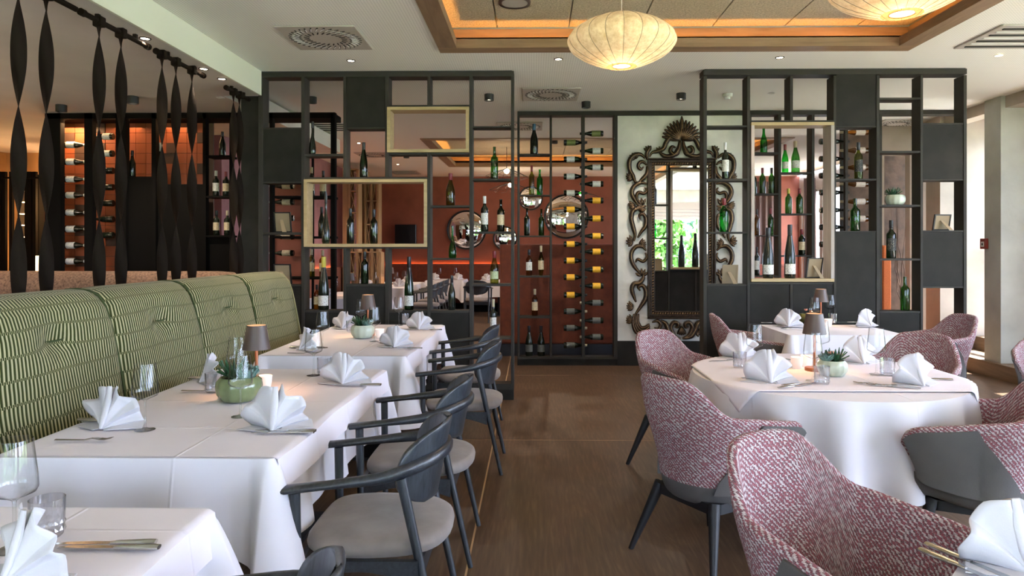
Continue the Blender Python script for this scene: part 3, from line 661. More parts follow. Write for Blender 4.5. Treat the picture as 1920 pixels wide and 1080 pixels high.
# leaning photo frames seen from behind
def photo_frame(label, loc, w, h, rz=0, tilt=12, black=True):
    t = thing('photo_frame', label, 'picture frame', loc, rz, 'photo frames on the partitions')
    g = R(tilt)
    def P(x, s, d=0): return (x, -d-s*sin(g), s*cos(g))
    def bar(x0, x1, s0, s1, d0, d1): return MB().add([P(x, s, d) for d in (d0, d1) for s in (s0, s1) for x in (x0, x1)], [(0, 1, 3, 2), (4, 6, 7, 5), (0, 4, 5, 1), (2, 3, 7, 6), (0, 2, 6, 4), (1, 5, 7, 3)])
    e = .012; W = w/2
    m = 'black' if black else 'cardboard'
    for nme, a in [('frame_bar', (-W, W, 0, e)), ('frame_bar', (-W, W, h-e, h)), ('frame_bar', (-W, -W+e, e, h-e)), ('frame_bar', (W-e, W, e, h-e))]:
        obj(nme, bar(*a, -.010, .006), m, t)
    obj('backing_board', bar(-W+e, W-e, e, h-e, -.002, .002), 'cardboard', t)
    # easel strut behind: towards the viewer
    q = MB(); top = Vector(P(-.01, h*.62, .004)); bot = Vector((.04, -.085, .002))
    for s in (0,): q.add([top+Vector((-.014, 0, 0)), top+Vector((.014, 0, 0)), bot+Vector((.02, 0, 0)), bot+Vector((-.02, 0, 0)),
                          top+Vector((-.014, -.005, 0)), top+Vector((.014, -.005, 0)), bot+Vector((.02, -.005, 0)), bot+Vector((-.02, -.005, 0))],
                         [(0, 1, 2, 3), (7, 6, 5, 4), (0, 4, 5, 1), (1, 5, 6, 2), (2, 6, 7, 3), (3, 7, 4, 0)])
    obj('easel_strut', q, 'cardboard', t)
    return t
for yb, lb in [(435.5, 'upper of two small frames seen from behind, beside the bench'), (534, 'lower of two small frames seen from behind, beside the bench')]:
    x, z = A(532, yb, YP+.09); photo_frame(lb, (x, YP+.085, rk.z(yb)+.001), .165, .20)

# ---- right partition
RP = thing('partition_shelf', 'right open dark grey partition shelf reaching the ceiling behind the round table', 'shelf', (AX(1560, YP), YP, 0))
rr = Rack(RP, YP-.02, 1560)
YR = rr.Y
zb2 = .14
obj('top_rail', MB().box(AX(1319, YR), AX(1813, YR), YR, YR+PD, zt, TOPZ), 'rack', RP)
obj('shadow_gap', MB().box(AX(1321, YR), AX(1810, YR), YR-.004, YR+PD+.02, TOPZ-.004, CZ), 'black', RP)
rx = [(1319, 1325.5), (1401, 1406.7), (1481.5, 1487), (1563, 1568), (1643.5, 1649.5), (1726, 1731), (1807, 1813)]
yb_ = 465+(CAM_H-zb2)*FPX/YR; ypost = 465-(zt-CAM_H)*FPX/YR
for i in (0, 1, 4, 5, 6): rr.post(*rx[i], ypost, yb_)
rr.post(*rx[2], ypost, 228); rr.post(*rx[2], 533, yb_); rr.post(*rx[3], ypost, yb_)
obj('plinth', MB().box(AX(1319, YR), AX(1813, YR), YR+.01, YR+PD-.01, 0, .075), 'coffer', RP)
obj('bottom_rail', MB().box(AX(1319, YR), AX(1813, YR), YR, YR+PD, .075, zb2), 'rack', RP)
for p in [(1325.5, 1401, 234.5, 238), (1325.5, 1401, 334.5, 339), (1325.5, 1401, 434.5, 438), (1325.5, 1401, 533, 537), (1406.7, 1563, 225, 228.5), (1406.7, 1563, 529.5, 533.5),
          (1568, 1643.5, 236, 239), (1568, 1643.5, 335, 338.5), (1568, 1643.5, 433, 435.5),
          (1649.5, 1726, 183.3, 187), (1649.5, 1726, 283, 287), (1649.5, 1726, 384, 388), (1649.5, 1726, 484.5, 488.5), (1649.5, 1726, 583, 587),
          (1731, 1807, 231, 234), (1731, 1807, 336, 339), (1731, 1807, 432, 435), (1731, 1807, 536.5, 540), (1731, 1807, 635.5, 639.5)]: rr.shelf(*p)
rr.panel(1568, 1643.5, 133, 236); rr.panel(1731, 1807, 234, 336); rr.panel(1731, 1807, 435, 536.5)
for p0, p1, y in [(1325.5, 1401, 537), (1406.7, 1481.5, 533.5), (1487, 1563, 533.5), (1568, 1643.5, 435.5), (1649.5, 1726, 587)]: rr.panel(p0, p1, y, 0, zb=zb2)
rr.frame(1408, 1563.5, 229, 528.5, 'tall pale wood box frame in the right partition', inner='greywood')
reroot(RP)
for px, y0, y1, wd, kd, gl, cp, lb, wh in [
    (1360, 267, 334.5, 13, 'bordeaux', 'g_dark', 'c_white', 'l_white', 'on the upper shelf in front of the ornate mirror'),
    (1357.5, 372, 434.5, 16, 'bordeaux', 'g_bright', 'c_red', None, 'on the middle shelf in front of the ornate mirror'),
    (1440, 428, 522, 20, 'flute', 'g_dark', 'c_black', 'l_white', 'left magnum inside the tall pale frame'),
    (1481, 422, 522, 20, 'flute', 'g_dark', 'c_black', 'l_white', 'right magnum inside the tall pale frame'),
    (1609.5, 267, 335, 15, 'bordeaux', 'g_olive', 'c_black', 'l_black', 'on the upper shelf right of the tall pale frame'),
    (1603.5, 372, 433, 17, 'bordeaux', 'g_green', None, None, 'above the big dark panel right of the tall pale frame'),
    (1671, 415, 484.5, 17, 'bordeaux', 'g_deep', 'c_black', 'l_black', 'under the pale planter in the right partition'),
    (1697, 521, 583, 16, 'bordeaux', 'g_green', None, None, 'in front of the orange upholstery, right partition')]:
    rr.stand(px, y0, y1, dy=.07, width=wd, kind=kd, glass=gl, cap=cp, lab=lb, label=auto_label(kd, gl, cp, lb, wh), group='bottles in the right partition')
x, _ = A(1368, 533, YR+.09); photo_frame('small easel-backed frame below the green bottle, beside the ornate mirror', (x, YR+.085, rr.z(533)+.001), .145, .185, rz=-.12, black=False)
x, _ = A(1524, 522, YR+.09); photo_frame('dark easel-backed frame at the right end of the tall pale frame', (x, YR+.085, [q for q in rr.shelves][-1][2]+.001), .16, .20, rz=.2)
x, _ = A(1763, 432, YR+.09); photo_frame('dark small frame on the rightmost panel of the right partition', (x, YR+.085, rr.z(432)+.001), .17, .155, rz=.15)

# ---- back shelf with pegged bottles
BS = thing('wine_rack', 'dark grey wine rack against the rust booth at the end of the aisle', 'shelf', (AX(1064, YB), YB, 0))
rb = Rack(BS, YB, 1064, D=.16)
zb3 = rb.z(669)
ctop = CZ-.004
obj('top_rail', MB().box(AX(970, YB), AX(1850, YB), YB, YB+.16, ctop-.05, ctop), 'rack', BS)
ypb = 465-(ctop-.05-CAM_H)*FPX/YB
obj('plinth', MB().box(AX(970, YB), AX(1158, YB), YB+.02, YB+.14, 0, rb.z(673.5)), 'rackdark', BS)
obj('bottom_rail', MB().box(AX(970, YB), AX(1158, YB), YB, YB+.16, rb.z(673.5), zb3), 'rack', BS)
for a, c in [(970, 974), (1031, 1035), (1151, 1158)]: rb.post(a, c, ypb, 669)
# the peg posts are pairs of uprights with the bottle necks between them
def peg_post(r, a, c, y0, y1):
    for d0, d1 in ((0, .05), (.12, .16)):
        obj('peg_post', MB().box(AX(a, r.Y), AX(c, r.Y), r.Y+d0, r.Y+d1, r.z(y1), r.z(y0)), 'rack', r.root)
peg_post(rb, 1091, 1096.5, ypb, 669)
for y in ((288, 291), (365, 367.5), (441.5, 444.3), (517, 520.5), (593, 597)): rb.shelf(974, 1031, *y)
rb.shelves.append((AX(974, YB), AX(1031, YB), zb3))
# second section, right of the mirror wall
RB2 = [(1404, 1409), (1459.5, 1465), (1522, 1527.5), (1649, 1654)]
ybb = 465+CAM_H*FPX/YB
for a, c in RB2: rb.post(a, c, ypb, ybb)
peg_post(rb, 1585, 1590, ypb, ybb)
for y in ((286, 290), (363, 366), (441, 443.3), (516.5, 519.5)): rb.shelf(1409, 1459.5, *y)
for y in ((323.5, 326.5), (400.5, 403.5), (478.5, 481.5)): rb.shelf(1465, 1522, *y)
obj('lower_panel', MB().box(AX(1409, YB), AX(1649, YB), YB+.02, YB+.14, 0, rb.z(600)), 'rackdark', BS)
def pegs(r, px, col, n): 
    for y in col:
        x, z = A(px, y, r.Y+.085)
        obj('peg', MB().tube([(x-.02, r.Y+.05, z-.022), (x-.02, r.Y+.12, z-.022)], .004, 6).tube([(x+.02, r.Y+.05, z-.022), (x+.02, r.Y+.12, z-.022)], .004, 6), 'black', r.root)
ordn = ['topmost', 'second', 'third', 'fourth', 'fifth', 'sixth', 'seventh', 'eighth', 'ninth', 'tenth', 'eleventh', 'twelfth', 'lowest']
def pegcol(r, px_body, px_neck, ys, spec, hz, where, grp):
    yc = r.Y+.085
    for i, y in enumerate(ys):
        gl, cp, lb = spec[i]; xb, z = A(px_body, y, yc); xn, _ = A(px_neck, y, yc); H = abs(xn-xb)
        o = ordn[i] if i < len(ys)-1 else 'lowest'
        bottle('%s %s-labelled bottle lying %s' % (o, LN[lb], where) if lb else '%s unlabelled dark bottle lying %s' % (o, where), (xb, yc, z), H=H, r=.0375, kind='burgundy', glass=gl, cap=cp, lab=lb, horiz=hz, group=grp)
R1 = [250.5, 282.8, 313.8, 345, 376, 409.8, 442.5, 471.8, 505.5, 536, 567.8, 601, 631.8]
L1 = [267.4, 298.6, 331, 362, 393, 424.5, 457.6, 488.7, 519.8, 553, 583.8, 615, 647.3]
wh = ('g_deep', 'c_black', 'l_white'); ye = ('g_dark', 'c_black', 'l_yellow'); gy = ('g_dark', 'c_cream', 'l_grey'); ol = ('g_dark', 'c_black', 'l_olive')
pegcol(rb, 1131, 1087, R1, [ol]+[wh]*3+[ye]*6+[gy]*3, -1, 'neck-left in the right peg column', 'bottles pegged right of the wine rack post')
pegcol(rb, 1057, 1101.5, L1, [ol]+[wh]*3+[ye]*6+[gy]*3, 1, 'neck-right in the left peg column', 'bottles pegged left of the wine rack post')
pegs(rb, 1093.7, R1+L1, 0)
R2 = [248, 282, 314, 345, 378, 410]; L2 = [265.5, 298, 329.5, 361, 394, 426, 458]
fl = ('g_amber', 'c_cream', 'l_floral'); dk = ('g_dark', 'c_black', None)
pegcol(rb, 1627, 1575, R2, [fl]*6, -1, 'neck-left behind the right partition', 'floral-labelled bottles behind the right partition')
pegcol(rb, 1537, 1592, L2, [dk]*7, 1, 'base beside the tall pale frame', 'dark bottles behind the right partition')
reroot(BS)
for px, y0, y1, wd, kd, gl, cp, lb, whr in [
    (1001.4, 231, 288, 15, 'burgundy', 'g_dark', 'c_blue', None, 'topmost in the wine rack'),
    (997, 310, 365, 10.5, 'bordeaux', 'g_olive', 'c_red', None, 'left of a pair on the rack second shelf'),
    (1012, 317, 365, 11, 'bordeaux', 'g_bright', None, None, 'right of a pair on the rack second shelf'),
    (988, 390, 441.5, 10.5, 'bordeaux', 'g_deep', None, None, 'left of a pair at round-mirror height in the rack'),
    (1015, 392, 441.5, 10.5, 'bordeaux', 'g_green', None, None, 'right of a pair at round-mirror height in the rack'),
    (992, 469, 517, 12, 'bordeaux', 'g_amber', 'c_black', 'l_white', 'left on the rack shelf above the booth middle'),
    (1014.4, 461, 517, 11, 'club', 'g_olive', 'c_cream', 'l_cream', 'right on the rack shelf above the booth middle'),
    (1002.7, 543, 593, 11.5, 'bordeaux', 'g_amber', 'c_cream', 'l_cream', 'alone on the second lowest rack shelf'),
    (992, 613, 669, 14, 'burgundy', 'g_dark', 'c_black', 'l_grey', 'left of the two on the rack floor'),
    (1014.4, 613, 669, 14, 'burgundy', 'g_dark', 'c_black', 'l_grey', 'right of the two on the rack floor'),
    (1432, 241, 286, 13, 'burgundy', 'g_bright', None, None, 'highest seen through the tall pale frame'),
    (1413, 318, 363, 11, 'bordeaux', 'g_green', None, None, 'first of three in the tall pale frame view'),
    (1429.6, 315, 363, 11, 'bordeaux', 'g_green', 'c_red', None, 'second of three in the tall pale frame view'),
    (1446.7, 315, 363, 11, 'bordeaux', 'g_green', 'c_black', None, 'third of three in the tall pale frame view'),
    (1419, 393, 441, 9, 'bordeaux', 'g_amber', 'c_black', None, 'behind the upper half of the left magnum'),
    (1445, 392, 441, 10, 'bordeaux', 'g_green', 'c_red', None, 'just above the left magnum neck'),
    (1419, 464, 516.5, 10, 'bordeaux', 'g_dark', 'c_black', 'l_white', 'low in the left corner of the tall pale frame'),
    (1472, 271, 323.5, 12, 'burgundy', 'g_bright', 'c_red', 'l_white', 'left of the pair high in the tall pale frame'),
    (1491.5, 264, 323.5, 15, 'burgundy', 'g_green', 'c_cream', 'l_white', 'right of the pair high in the tall pale frame'),
    (1478.4, 354, 400.5, 12, 'bordeaux', 'g_green', 'c_yellow', None, 'left of the pair before the bright far window'),
    (1499, 354, 400.5, 12, 'bordeaux', 'g_green', 'c_red', None, 'right of the pair before the bright far window'),
    (1503, 431, 478.5, 12.5, 'bordeaux', 'g_deep', 'c_red', 'l_cream', 'right of the right magnum neck')]:
    rb.stand(px, y0, y1, dy=.08, width=wd, kind=kd, glass=gl, cap=cp, lab=lb, label=auto_label(kd, gl, cp, lb, whr), group='bottles standing in the wine rack')
# rust velvet booth behind the rack
bo = thing('booth', 'high-backed rust velvet booth behind the wine rack at the aisle end', 'bench', (AX(1045, 9.3), 9.3, 0))
x0, x1 = AX(937, 9.3)-bo.location.x, AX(1152, 9.3)-bo.location.x
obj('booth_back', MB().box(x0, x1, 0, .14, .16, A(1045, 458, 9.3)[1]), 'velvetred', bo, mods=[('bevel', .03, 3)])
obj('booth_base', MB().box(x0, x1, .01, .7, 0, .16), 'navy', bo)
obj('booth_seat', MB().box(x0, x1, .14, .7, .16, .46), 'velvetred', bo, mods=[('bevel', .03, 2)])

# ================================================================== GREEN BENCH
def bench_section(u, v):
    pass
BY0, BY1 = -.6, 6.22
gb = thing('upholstered_bench', 'long green patterned velvet bench along the left side of the tables', 'bench', (-2.2, (BY0+BY1)/2, 0))
prof = [(-2.07, .42), (-2.085, .55), (-2.11, .68), (-2.135, .82), (-2.16, .95), (-2.185, 1.06), (-2.215, 1.15), (-2.26, 1.215), (-2.33, 1.24), (-2.42, 1.235), (-2.49, 1.19), (-2.52, 1.08), (-2.52, .4)]
arc = [0]
for i in range(1, len(prof)): arc.append(arc[-1]+math.dist(prof[i], prof[i-1]))
def prof_at(v):
    s = v*arc[-1]; i = max(0, min(len(prof)-2, next((k for k in range(len(arc)-1) if arc[k+1] >= s), len(prof)-2)))
    t = (s-arc[i])/(arc[i+1]-arc[i]); a, b = prof[i], prof[i+1]; return a[0]+(b[0]-a[0])*t, a[1]+(b[1]-a[1])*t, s
seams = [BY0, .0, .88, 1.77, 2.66, 3.55, 4.44, 5.33, BY1]
for k in range(len(seams)-1):
    y0, y1 = seams[k], seams[k+1]
    def fn(u, v, y0=y0, y1=y1):
        x, z, s = prof_at(v); y = y0+(y1-y0)*u
        e = min(u, 1-u)*(y1-y0); puff = .028*(1-math.exp(-e/.05))
        bu = .0
        d2 = ((y-(y0+y1)/2)/.10)**2+((z-1.03)/.055)**2
        front = 1 if v < .62 else 0
        dim = .040*math.exp(-d2)*front
        fold = .012*math.exp(-((z-1.03)/.02)**2)*math.exp(-((y-(y0+y1)/2)/.14)**2)*front
        wob = .006*sin(y*9+z*7)*front
        if v < .62: x += puff-dim-fold+wob
        if z > 1.1: z += puff*.6-.01
        return (x+2.2, y-(BY0+BY1)/2, z)
    def uvf(u, v, y0=y0, y1=y1):
        s = v*arc[-1]; y = y0+(y1-y0)*u
        g = math.exp(-((y-(y0+y1)/2)/.13)**2)*math.exp(-((s-.62)/.09)**2)
        return (y+.02*sin(s*5), s-.02*g)
    obj('back_cushion', MB().grid(fn, 36, 40, uvf, flip=True), 'velvet', gb, smooth=True)
    if 0 < k: obj('seam_piping', MB().tube([(prof_at(v)[0]+2.2+.004, y0-(BY0+BY1)/2, prof_at(v)[1]+(.003 if v > .5 else 0)) for v in [i/24*.8 for i in range(25)]], .006, 6), 'seam', gb, smooth=True)
    if seams[k] >= 0: obj('tuft_slit', MB().tube([(0, -.06, .004), (.0, -.03, 0), (.0, .03, -.001), (0, .06, .005)], [.001, .0045, .0045, .001], 6), 'seam', gb, (-2.165+2.2+.0, (y0+y1)/2-(BY0+BY1)/2, 1.03), smooth=True)
obj('end_panel', MB().poly([(p[0]+2.2+(.01 if i < 7 else 0), BY1-(BY0+BY1)/2, p[1]) for i, p in enumerate(prof)], (0, .02, 0)), 'velvet', gb)
obj('seat_cushion', MB().box(-2.07+2.2, -1.60+2.2, BY0-(BY0+BY1)/2, BY1-(BY0+BY1)/2, .32, .44), 'velvet', gb, mods=[('bevel', .03, 3)])
obj('bench_base', MB().box(-2.5+2.2, -1.65+2.2, BY0+.02-(BY0+BY1)/2, BY1-.02-(BY0+BY1)/2, 0, .32), 'blackmatte', gb)
# brown bench behind
bb = thing('upholstered_bench', 'brown mottled fabric bench back behind the twisted straps', 'bench', (-4.8, 5.95, 0))
def bbf(u, v):
    a = pi*v; return (-2.4+4.72*u, -.16*cos(a), 1.10+.15*sin(a)-(.10*max(0, (u-.965)/.035)**2))
obj('back_cushion', MB().grid(bbf, 40, 12), 'benchback', bb, smooth=True)
obj('back_panel', MB().box(-2.4, 2.32, -.15, .15, .0, 1.10), 'benchback', bb)

# ================================================================== TABLES
CLZ = .755
def leg_table(name, label, loc, w, d, group=None):
    t = thing(name, label, 'table', loc, group=group)
    obj('tabletop', MB().box(-w/2, w/2, -d/2, d/2, .715, .748), 'lampbrown', t)
    for sy in ((-1, 1) if d > 1 else (0,)):
        obj('pedestal', MB().box(-.04, .04, sy*d/4-.04, sy*d/4+.04, .02, .715), 'black', t); obj('foot_plate', MB().box(-.2, .2, sy*d/4-.2, sy*d/4+.2, 0, .02), 'black', t)
    return t
def rect_cloth(w, d, drop, corner=.13, seed=0, cr=.02, n=260, rows=14, wave=.017, fold=1.0):
    rnd = random.Random(seed); ph = [rnd.uniform(0, 6.28) for _ in range(6)]
    W, D = w/2+.006, d/2+.006
    per = 2*(w+d); pts = []
    segs = [((-W+cr, -D), (W-cr, -D)), ((W, -D+cr), (W, D-cr)), ((W-cr, D), (-W+cr, D)), ((-W, D-cr), (-W, -D+cr))]
    cs = [(W-cr, -D+cr, -pi/2), (W-cr, D-cr, 0), (-W+cr, D-cr, pi/2), (-W+cr, -D+cr, pi)]
    m = n//4-8
    for i, (a, b) in enumerate(segs):
        ln = math.dist(a, b)
        # denser sampling near the corners
        for k in range(m):
            t = k/m; t = .5-.5*cos(pi*t)
            x, y = a[0]+(b[0]-a[0])*t, a[1]+(b[1]-a[1])*t
            nx, ny = [(0, -1), (1, 0), (0, 1), (-1, 0)][i]
            dc0, dc1 = t*ln, (1-t)*ln; pts.append((x, y, nx, ny, min(dc0, dc1), -1 if dc0 < dc1 else 1))
        cx, cy_, a0 = cs[i]
        for k in range(8):
            a_ = a0+pi/2*k/8; pts.append((cx+cr*cos(a_), cy_+cr*sin(a_), cos(a_), sin(a_), 0, 0))
    N_ = len(pts); vs = []; fs = []
    s = 0; prev = pts[0]; ss = []
    for p in pts: s += math.dist(p[:2], prev[:2]); ss.append(s); prev = p
    for j in range(rows+1):
        t = j/rows
        for i, (x, y, nx, ny, dc, sg) in enumerate(pts):
            cb = math.exp(-(dc/.04)**2); trough = math.exp(-((dc-.085)/.035)**2); l2 = math.exp(-((dc-.25)/.07)**2)
            dr = drop+corner*math.exp(-(dc/.11)**1.5)
            off = fold*(.125*cb-.050*trough+.022*l2)*t**.8*(dr/.4)
            off += wave*t*(sin(ss[i]*11+ph[0]+.8*sin(ss[i]*3+ph[2]))+.6*sin(ss[i]*23+ph[1]))*1.2+.012*t
            tx, ty = (-ny, nx)
            side = 0
            vs.append((x+nx*max(off, -.0)+0*tx, y+ny*max(off, .0), -dr*t if j else 0))
    for j in range(rows):
        for i in range(N_):
            i2 = (i+1) % N_; fs.append((j*N_+i, (j+1)*N_+i, (j+1)*N_+i2, j*N_+i2))
    b = MB(); b.add(vs, fs)
    b.add([(p[0], p[1], 0) for p in pts], [tuple(range(N_))])
    return b
def round_cloth(r, drop, folds=11, amp=.05, seed=1, n=260, rows=16):
    rnd = random.Random(seed); vs = []; fs = []; p1, p2 = rnd.uniform(0, 6), rnd.uniform(0, 6)
    for j in range(rows+1):
        t = j/rows
        for i in range(n):
            a = 2*pi*i/n; w_ = cos(folds*a+p1+.6*sin(2*a+p2)); w_ = (abs(w_)**.8)*(1 if w_ > 0 else -1)
            rr_ = r+.006+amp*t**.7*(w_+.45)+.010*t
            z = -drop*t-(.018*t*sin(4*a+1)); 
            if j == 0: rr_ = r; z = 0
            vs.append((rr_*cos(a), rr_*sin(a), z))
    for j in range(rows):
        for i in range(n):
            i2 = (i+1) % n; fs.append((j*n+i, (j+1)*n+i, (j+1)*n+i2, j*n+i2))
    b = MB(); b.add(vs, fs); b.add([(r*cos(2*pi*i/n), r*sin(2*pi*i/n), 0) for i in range(n)], [tuple(range(n))]); return b
def rect_overlay(w, d, drops, W, D):
    "flat square cloth: lies on the table W x D; drops=(left,right,near,far) hang-over"
    b = MB(); l, r, ne, fa = drops
    def f(u, v):
        x = -w/2+w*u; y = -d/2+d*v; z = .004
        ex = abs(x)-(W/2+.009); ey = abs(y)-(D/2+.009)
        if ex > 0: z -= ex; x = math.copysign(W/2+.018+.02*ex, x)
        if ey > 0: z -= ey; y = math.copysign(D/2+.018+.02*ey, y)
        return (x, y, z)
    b.grid(f, 60, 60); return b
def rect_setup(name_where, x0, x1, y0, y1, drop, seed, overlay=True, corner=.13):
    w, d = x1-x0, y1-y0; cx, cy_ = (x0+x1)/2, (y0+y1)/2
    leg_table('dining_table', 'rectangular dining table under white linen, '+name_where, (cx, cy_, 0), w, d)
    c = obj('tablecloth', rect_cloth(w, d, drop, seed=seed, corner=corner), 'cloth', loc=(cx, cy_, CLZ-.003), smooth=True, auto=50)
    tag(c, 'long white tablecloth hanging to mid-leg, '+name_where, 'tablecloth', 'white tablecloths')
    if overlay:
        o = MB(); lo, ro = .0, .115
        def f(u, v):
            x = -w/2+.01+(w+ro-.0)*u; y = -d/2+.006+(d-.012)*v; z = .0004+.0004*sin(y*30)
            ex = x-(w/2+.012)
            if ex > 0: z -= ex; x = w/2+.020+.006*sin(y*9)+.14*ex
            elif ex > -.015: z -= .0015*(ex+.015)/.015
            return (x, y, z)
        o.grid(f, 70, 60)
        q = obj('overlay_cloth', o, 'overlay', loc=(cx, cy_, CLZ-.001), smooth=True, auto=40)
        tag(q, 'flat white overlay cloth, '+name_where, 'tablecloth', 'white overlay cloths')
rect_setup('in the left foreground', -1.80, -.865, .62, 1.84, .36, 3, corner=.12)
rect_setup('second from the camera beside the green bench', -1.80, -.865, 2.285, 3.965, .30, 4, corner=.09)
rect_setup('far one beside the green bench', -1.78, -.83, 4.46, 6.28, .30, 5, corner=.13)
rect_setup('in front of the right partition', 2.06, 2.99, 5.60, 6.34, .42, 6, overlay=False, corner=.08)
def round_setup(where, cx, cy_, r, drop, seed, overlay=None, folds=11, amp=.05):
    t = thing('round_table', 'round pedestal table under white linen, '+where, 'table', (cx, cy_, 0))
    obj('tabletop', MB().cyl((0, 0, .715), r-.01, .033, 48), 'lampbrown', t); obj('pedestal', MB().cyl((0, 0, .02), .05, .70, 16), 'black', t)
    obj('foot_plate', MB().cyl((0, 0, 0), .28, .02, 32), 'black', t)
    c = obj('tablecloth', round_cloth(r, drop, seed=seed, folds=folds, amp=amp), 'cloth', loc=(cx, cy_, CLZ-.003), smooth=True, auto=60)
    tag(c, 'long white tablecloth falling in round folds, '+where, 'tablecloth', 'white tablecloths')
    if overlay:
        ox, oy, s, rz = overlay; o = MB()
        def f(u, v):
            x = ox-s/2+s*u-cx; y = oy-s/2+s*v-cy_; rho = sqrt(x*x+y*y); z = .004
            if rho > r+.008:
                e = rho-r-.008; k = (r+.014+.10*e)/rho; x *= k; y *= k; z -= e*.97
            return (x, y, z)
        o.grid(f, 90, 90)
        q = obj('overlay_cloth', o, 'overlay', loc=(cx, cy_, CLZ-.001), rot=(0, 0, 0), smooth=True, mods=[('solid', .0015, 1)])
        tag(q, 'square white overlay with hanging corners, '+where, 'tablecloth', 'white overlay cloths')
round_setup('in the middle of the right side', 1.60, 3.86, .70, .42, 11, (1.61, 4.05, 1.36, 0), folds=15, amp=.05)
round_setup('cut off at the right front corner', 1.40, 1.07, .66, .40, 12)

# ================================================================== WOODEN ARMCHAIRS
def hoop_pts():
    p = []
    for s in range(33):
        t = s/32*2-1; a = abs(t); sg = 1 if t > 0 else -1
        if a > .55:   # straight arm
            k = (a-.55)/.45; x = sg*(.262+.006*k); y = .0+.275*k; z = .675-.030*k
        else:
            q = a/.55*pi/2; x = sg*.262*sin(q); y = -.245*cos(q); z = .675+.045*cos(q)**1.2
        p.append((x, y, z))
    return p
def armchair_parts():
    P = {}
    hp = hoop_pts(); rad = []
    for s in range(33):
        a = abs(s/32*2-1); w = .017+(.014*min(1, max(0, (a-.35)/.5))); h = .023-.009*min(1, max(0, (a-.35)/.4)); 
        rad.append((w, h))
    b = MB(); b.tube(hp, rad, 12)
    P['arm_hoop'] = (b.mesh('arm_hoop', 'chairwood', True, 60), 'arm_hoop')
    # backrest plate: curved stadium
    def bf(u, v):
        t = (u-.5)*2
        an = 1.12*sqrt(max(.0, 1-abs((v-.5)*2)**2.6)); q = t*max(an, .01)
        x = .240*sin(q); y = -.226*cos(q)+.010-.055*(v-.35)
        return (x, y, .545+.285*v)
    P['backrest'] = (MB().grid(bf, 24, 20).mesh('backrest', 'chairwoodz', True), 'solid')
    def leg(p0, p1, r0, r1):
        a, c = Vector(p0), Vector(p1); pts = [a.lerp(c, t) for t in (0, .25, .6, 1)]
        rr_ = [r0+(r1-r0)*t for t in (0, .25, .6, 1)]
        return MB().tube(pts, rr_, 10).mesh('leg', 'chairwoodz', True, 60)
    for k, sx in enumerate((-1, 1)):
        P['legf%d' % k] = (leg((sx*.25, .225, 0), (sx*.262, .235, .635), .014, .018), 'leg')
        P['legr%d' % k] = (leg((sx*.235, -.265, 0), (sx*.235, -.115, .675), .012, .019), 'leg')
    for k, sx in enumerate((-1, 1)):
        q = MB(); pr = []
        for i in range(11):
            t = i/10; y = .225-.40*t; pr.append((y, .405, .325+.045*sin(pi*t)))
        pts = [(sx*.248-.011, y, zt_) for y, zt_, zb_ in pr]+[(sx*.248-.011, y, zb_) for y, zt_, zb_ in reversed(pr)]
        q.poly(pts, (.022, 0, 0)); P['apr%d' % k] = (q.mesh('side_rail', 'chairwood'), 'side_rail')
    P['fr'] = (MB().box(-.24, .24, .215, .235, .345, .405).mesh('front_rail', 'chairwood'), 'front_rail')
    P['br'] = (MB().box(-.225, .225, -.19, -.17, .345, .405).mesh('back_rail', 'chairwood'), 'back_rail')
    q = MB(); n = 40
    def outline(k, z, pts=[]):
        o = []
        for i in range(n):
            a = 2*pi*i/n; x = .245*(abs(cos(a))**.75)*(1 if cos(a) > 0 else -1); y = sin(a)
            y = (.235 if y > 0 else .265)*(abs(y)**.8)*(1 if y > 0 else -1)
            if y > 0: x = .25*(abs(cos(a))**.35)*(1 if cos(a) > 0 else -1)
            o.append((x*k, y*k, z))
        return o
    rings = [(0.94, .405), (.99, .42), (1.0, .435), (.985, .452), (.93, .463), (.75, .470), (.4, .473), (.02, .474)]
    vs = []; fs = []
    for k, z in rings: vs += outline(k, z)
    for j in range(len(rings)-1):
        for i in range(n): fs.append((j*n+i, j*n+(i+1) % n, (j+1)*n+(i+1) % n, (j+1)*n+i))
    q.add(vs, fs); q.add(outline(.94, .405), [tuple(reversed(range(n)))]); P['seat'] = (q.mesh('seat', 'suede', True), 'seat')
    return P
def armchair(label, x, y, rz=pi/2, group='blackened wooden armchairs at the tables'):
    P = cached('armchair', armchair_parts); t = thing('dining_armchair', label, 'chair', (x, y, 0), rz, group)
    for k, (me, nm) in P.items():
        if nm == 'solid': mesh_obj('backrest', me, t, mods=[('solid', .016, 0)])
        else: mesh_obj(nm, me, t)
    return t
armchair('blackened wooden armchair nearest the camera with its whole grey seat in view', -.56, 2.56, pi/2)
armchair('blackened wooden armchair second from the camera, far half of the near table', -.55, 3.38, pi/2)
armchair('blackened wooden armchair at the near half of the far bench table', -.47, 4.66, pi/2)
armchair('blackened wooden armchair farthest along the bench tables, next to the partition', -.53, 5.60, pi/2)
armchair('dark wooden armchair of which only the backrest top shows at the bottom edge', -.63, 1.34, pi/2)

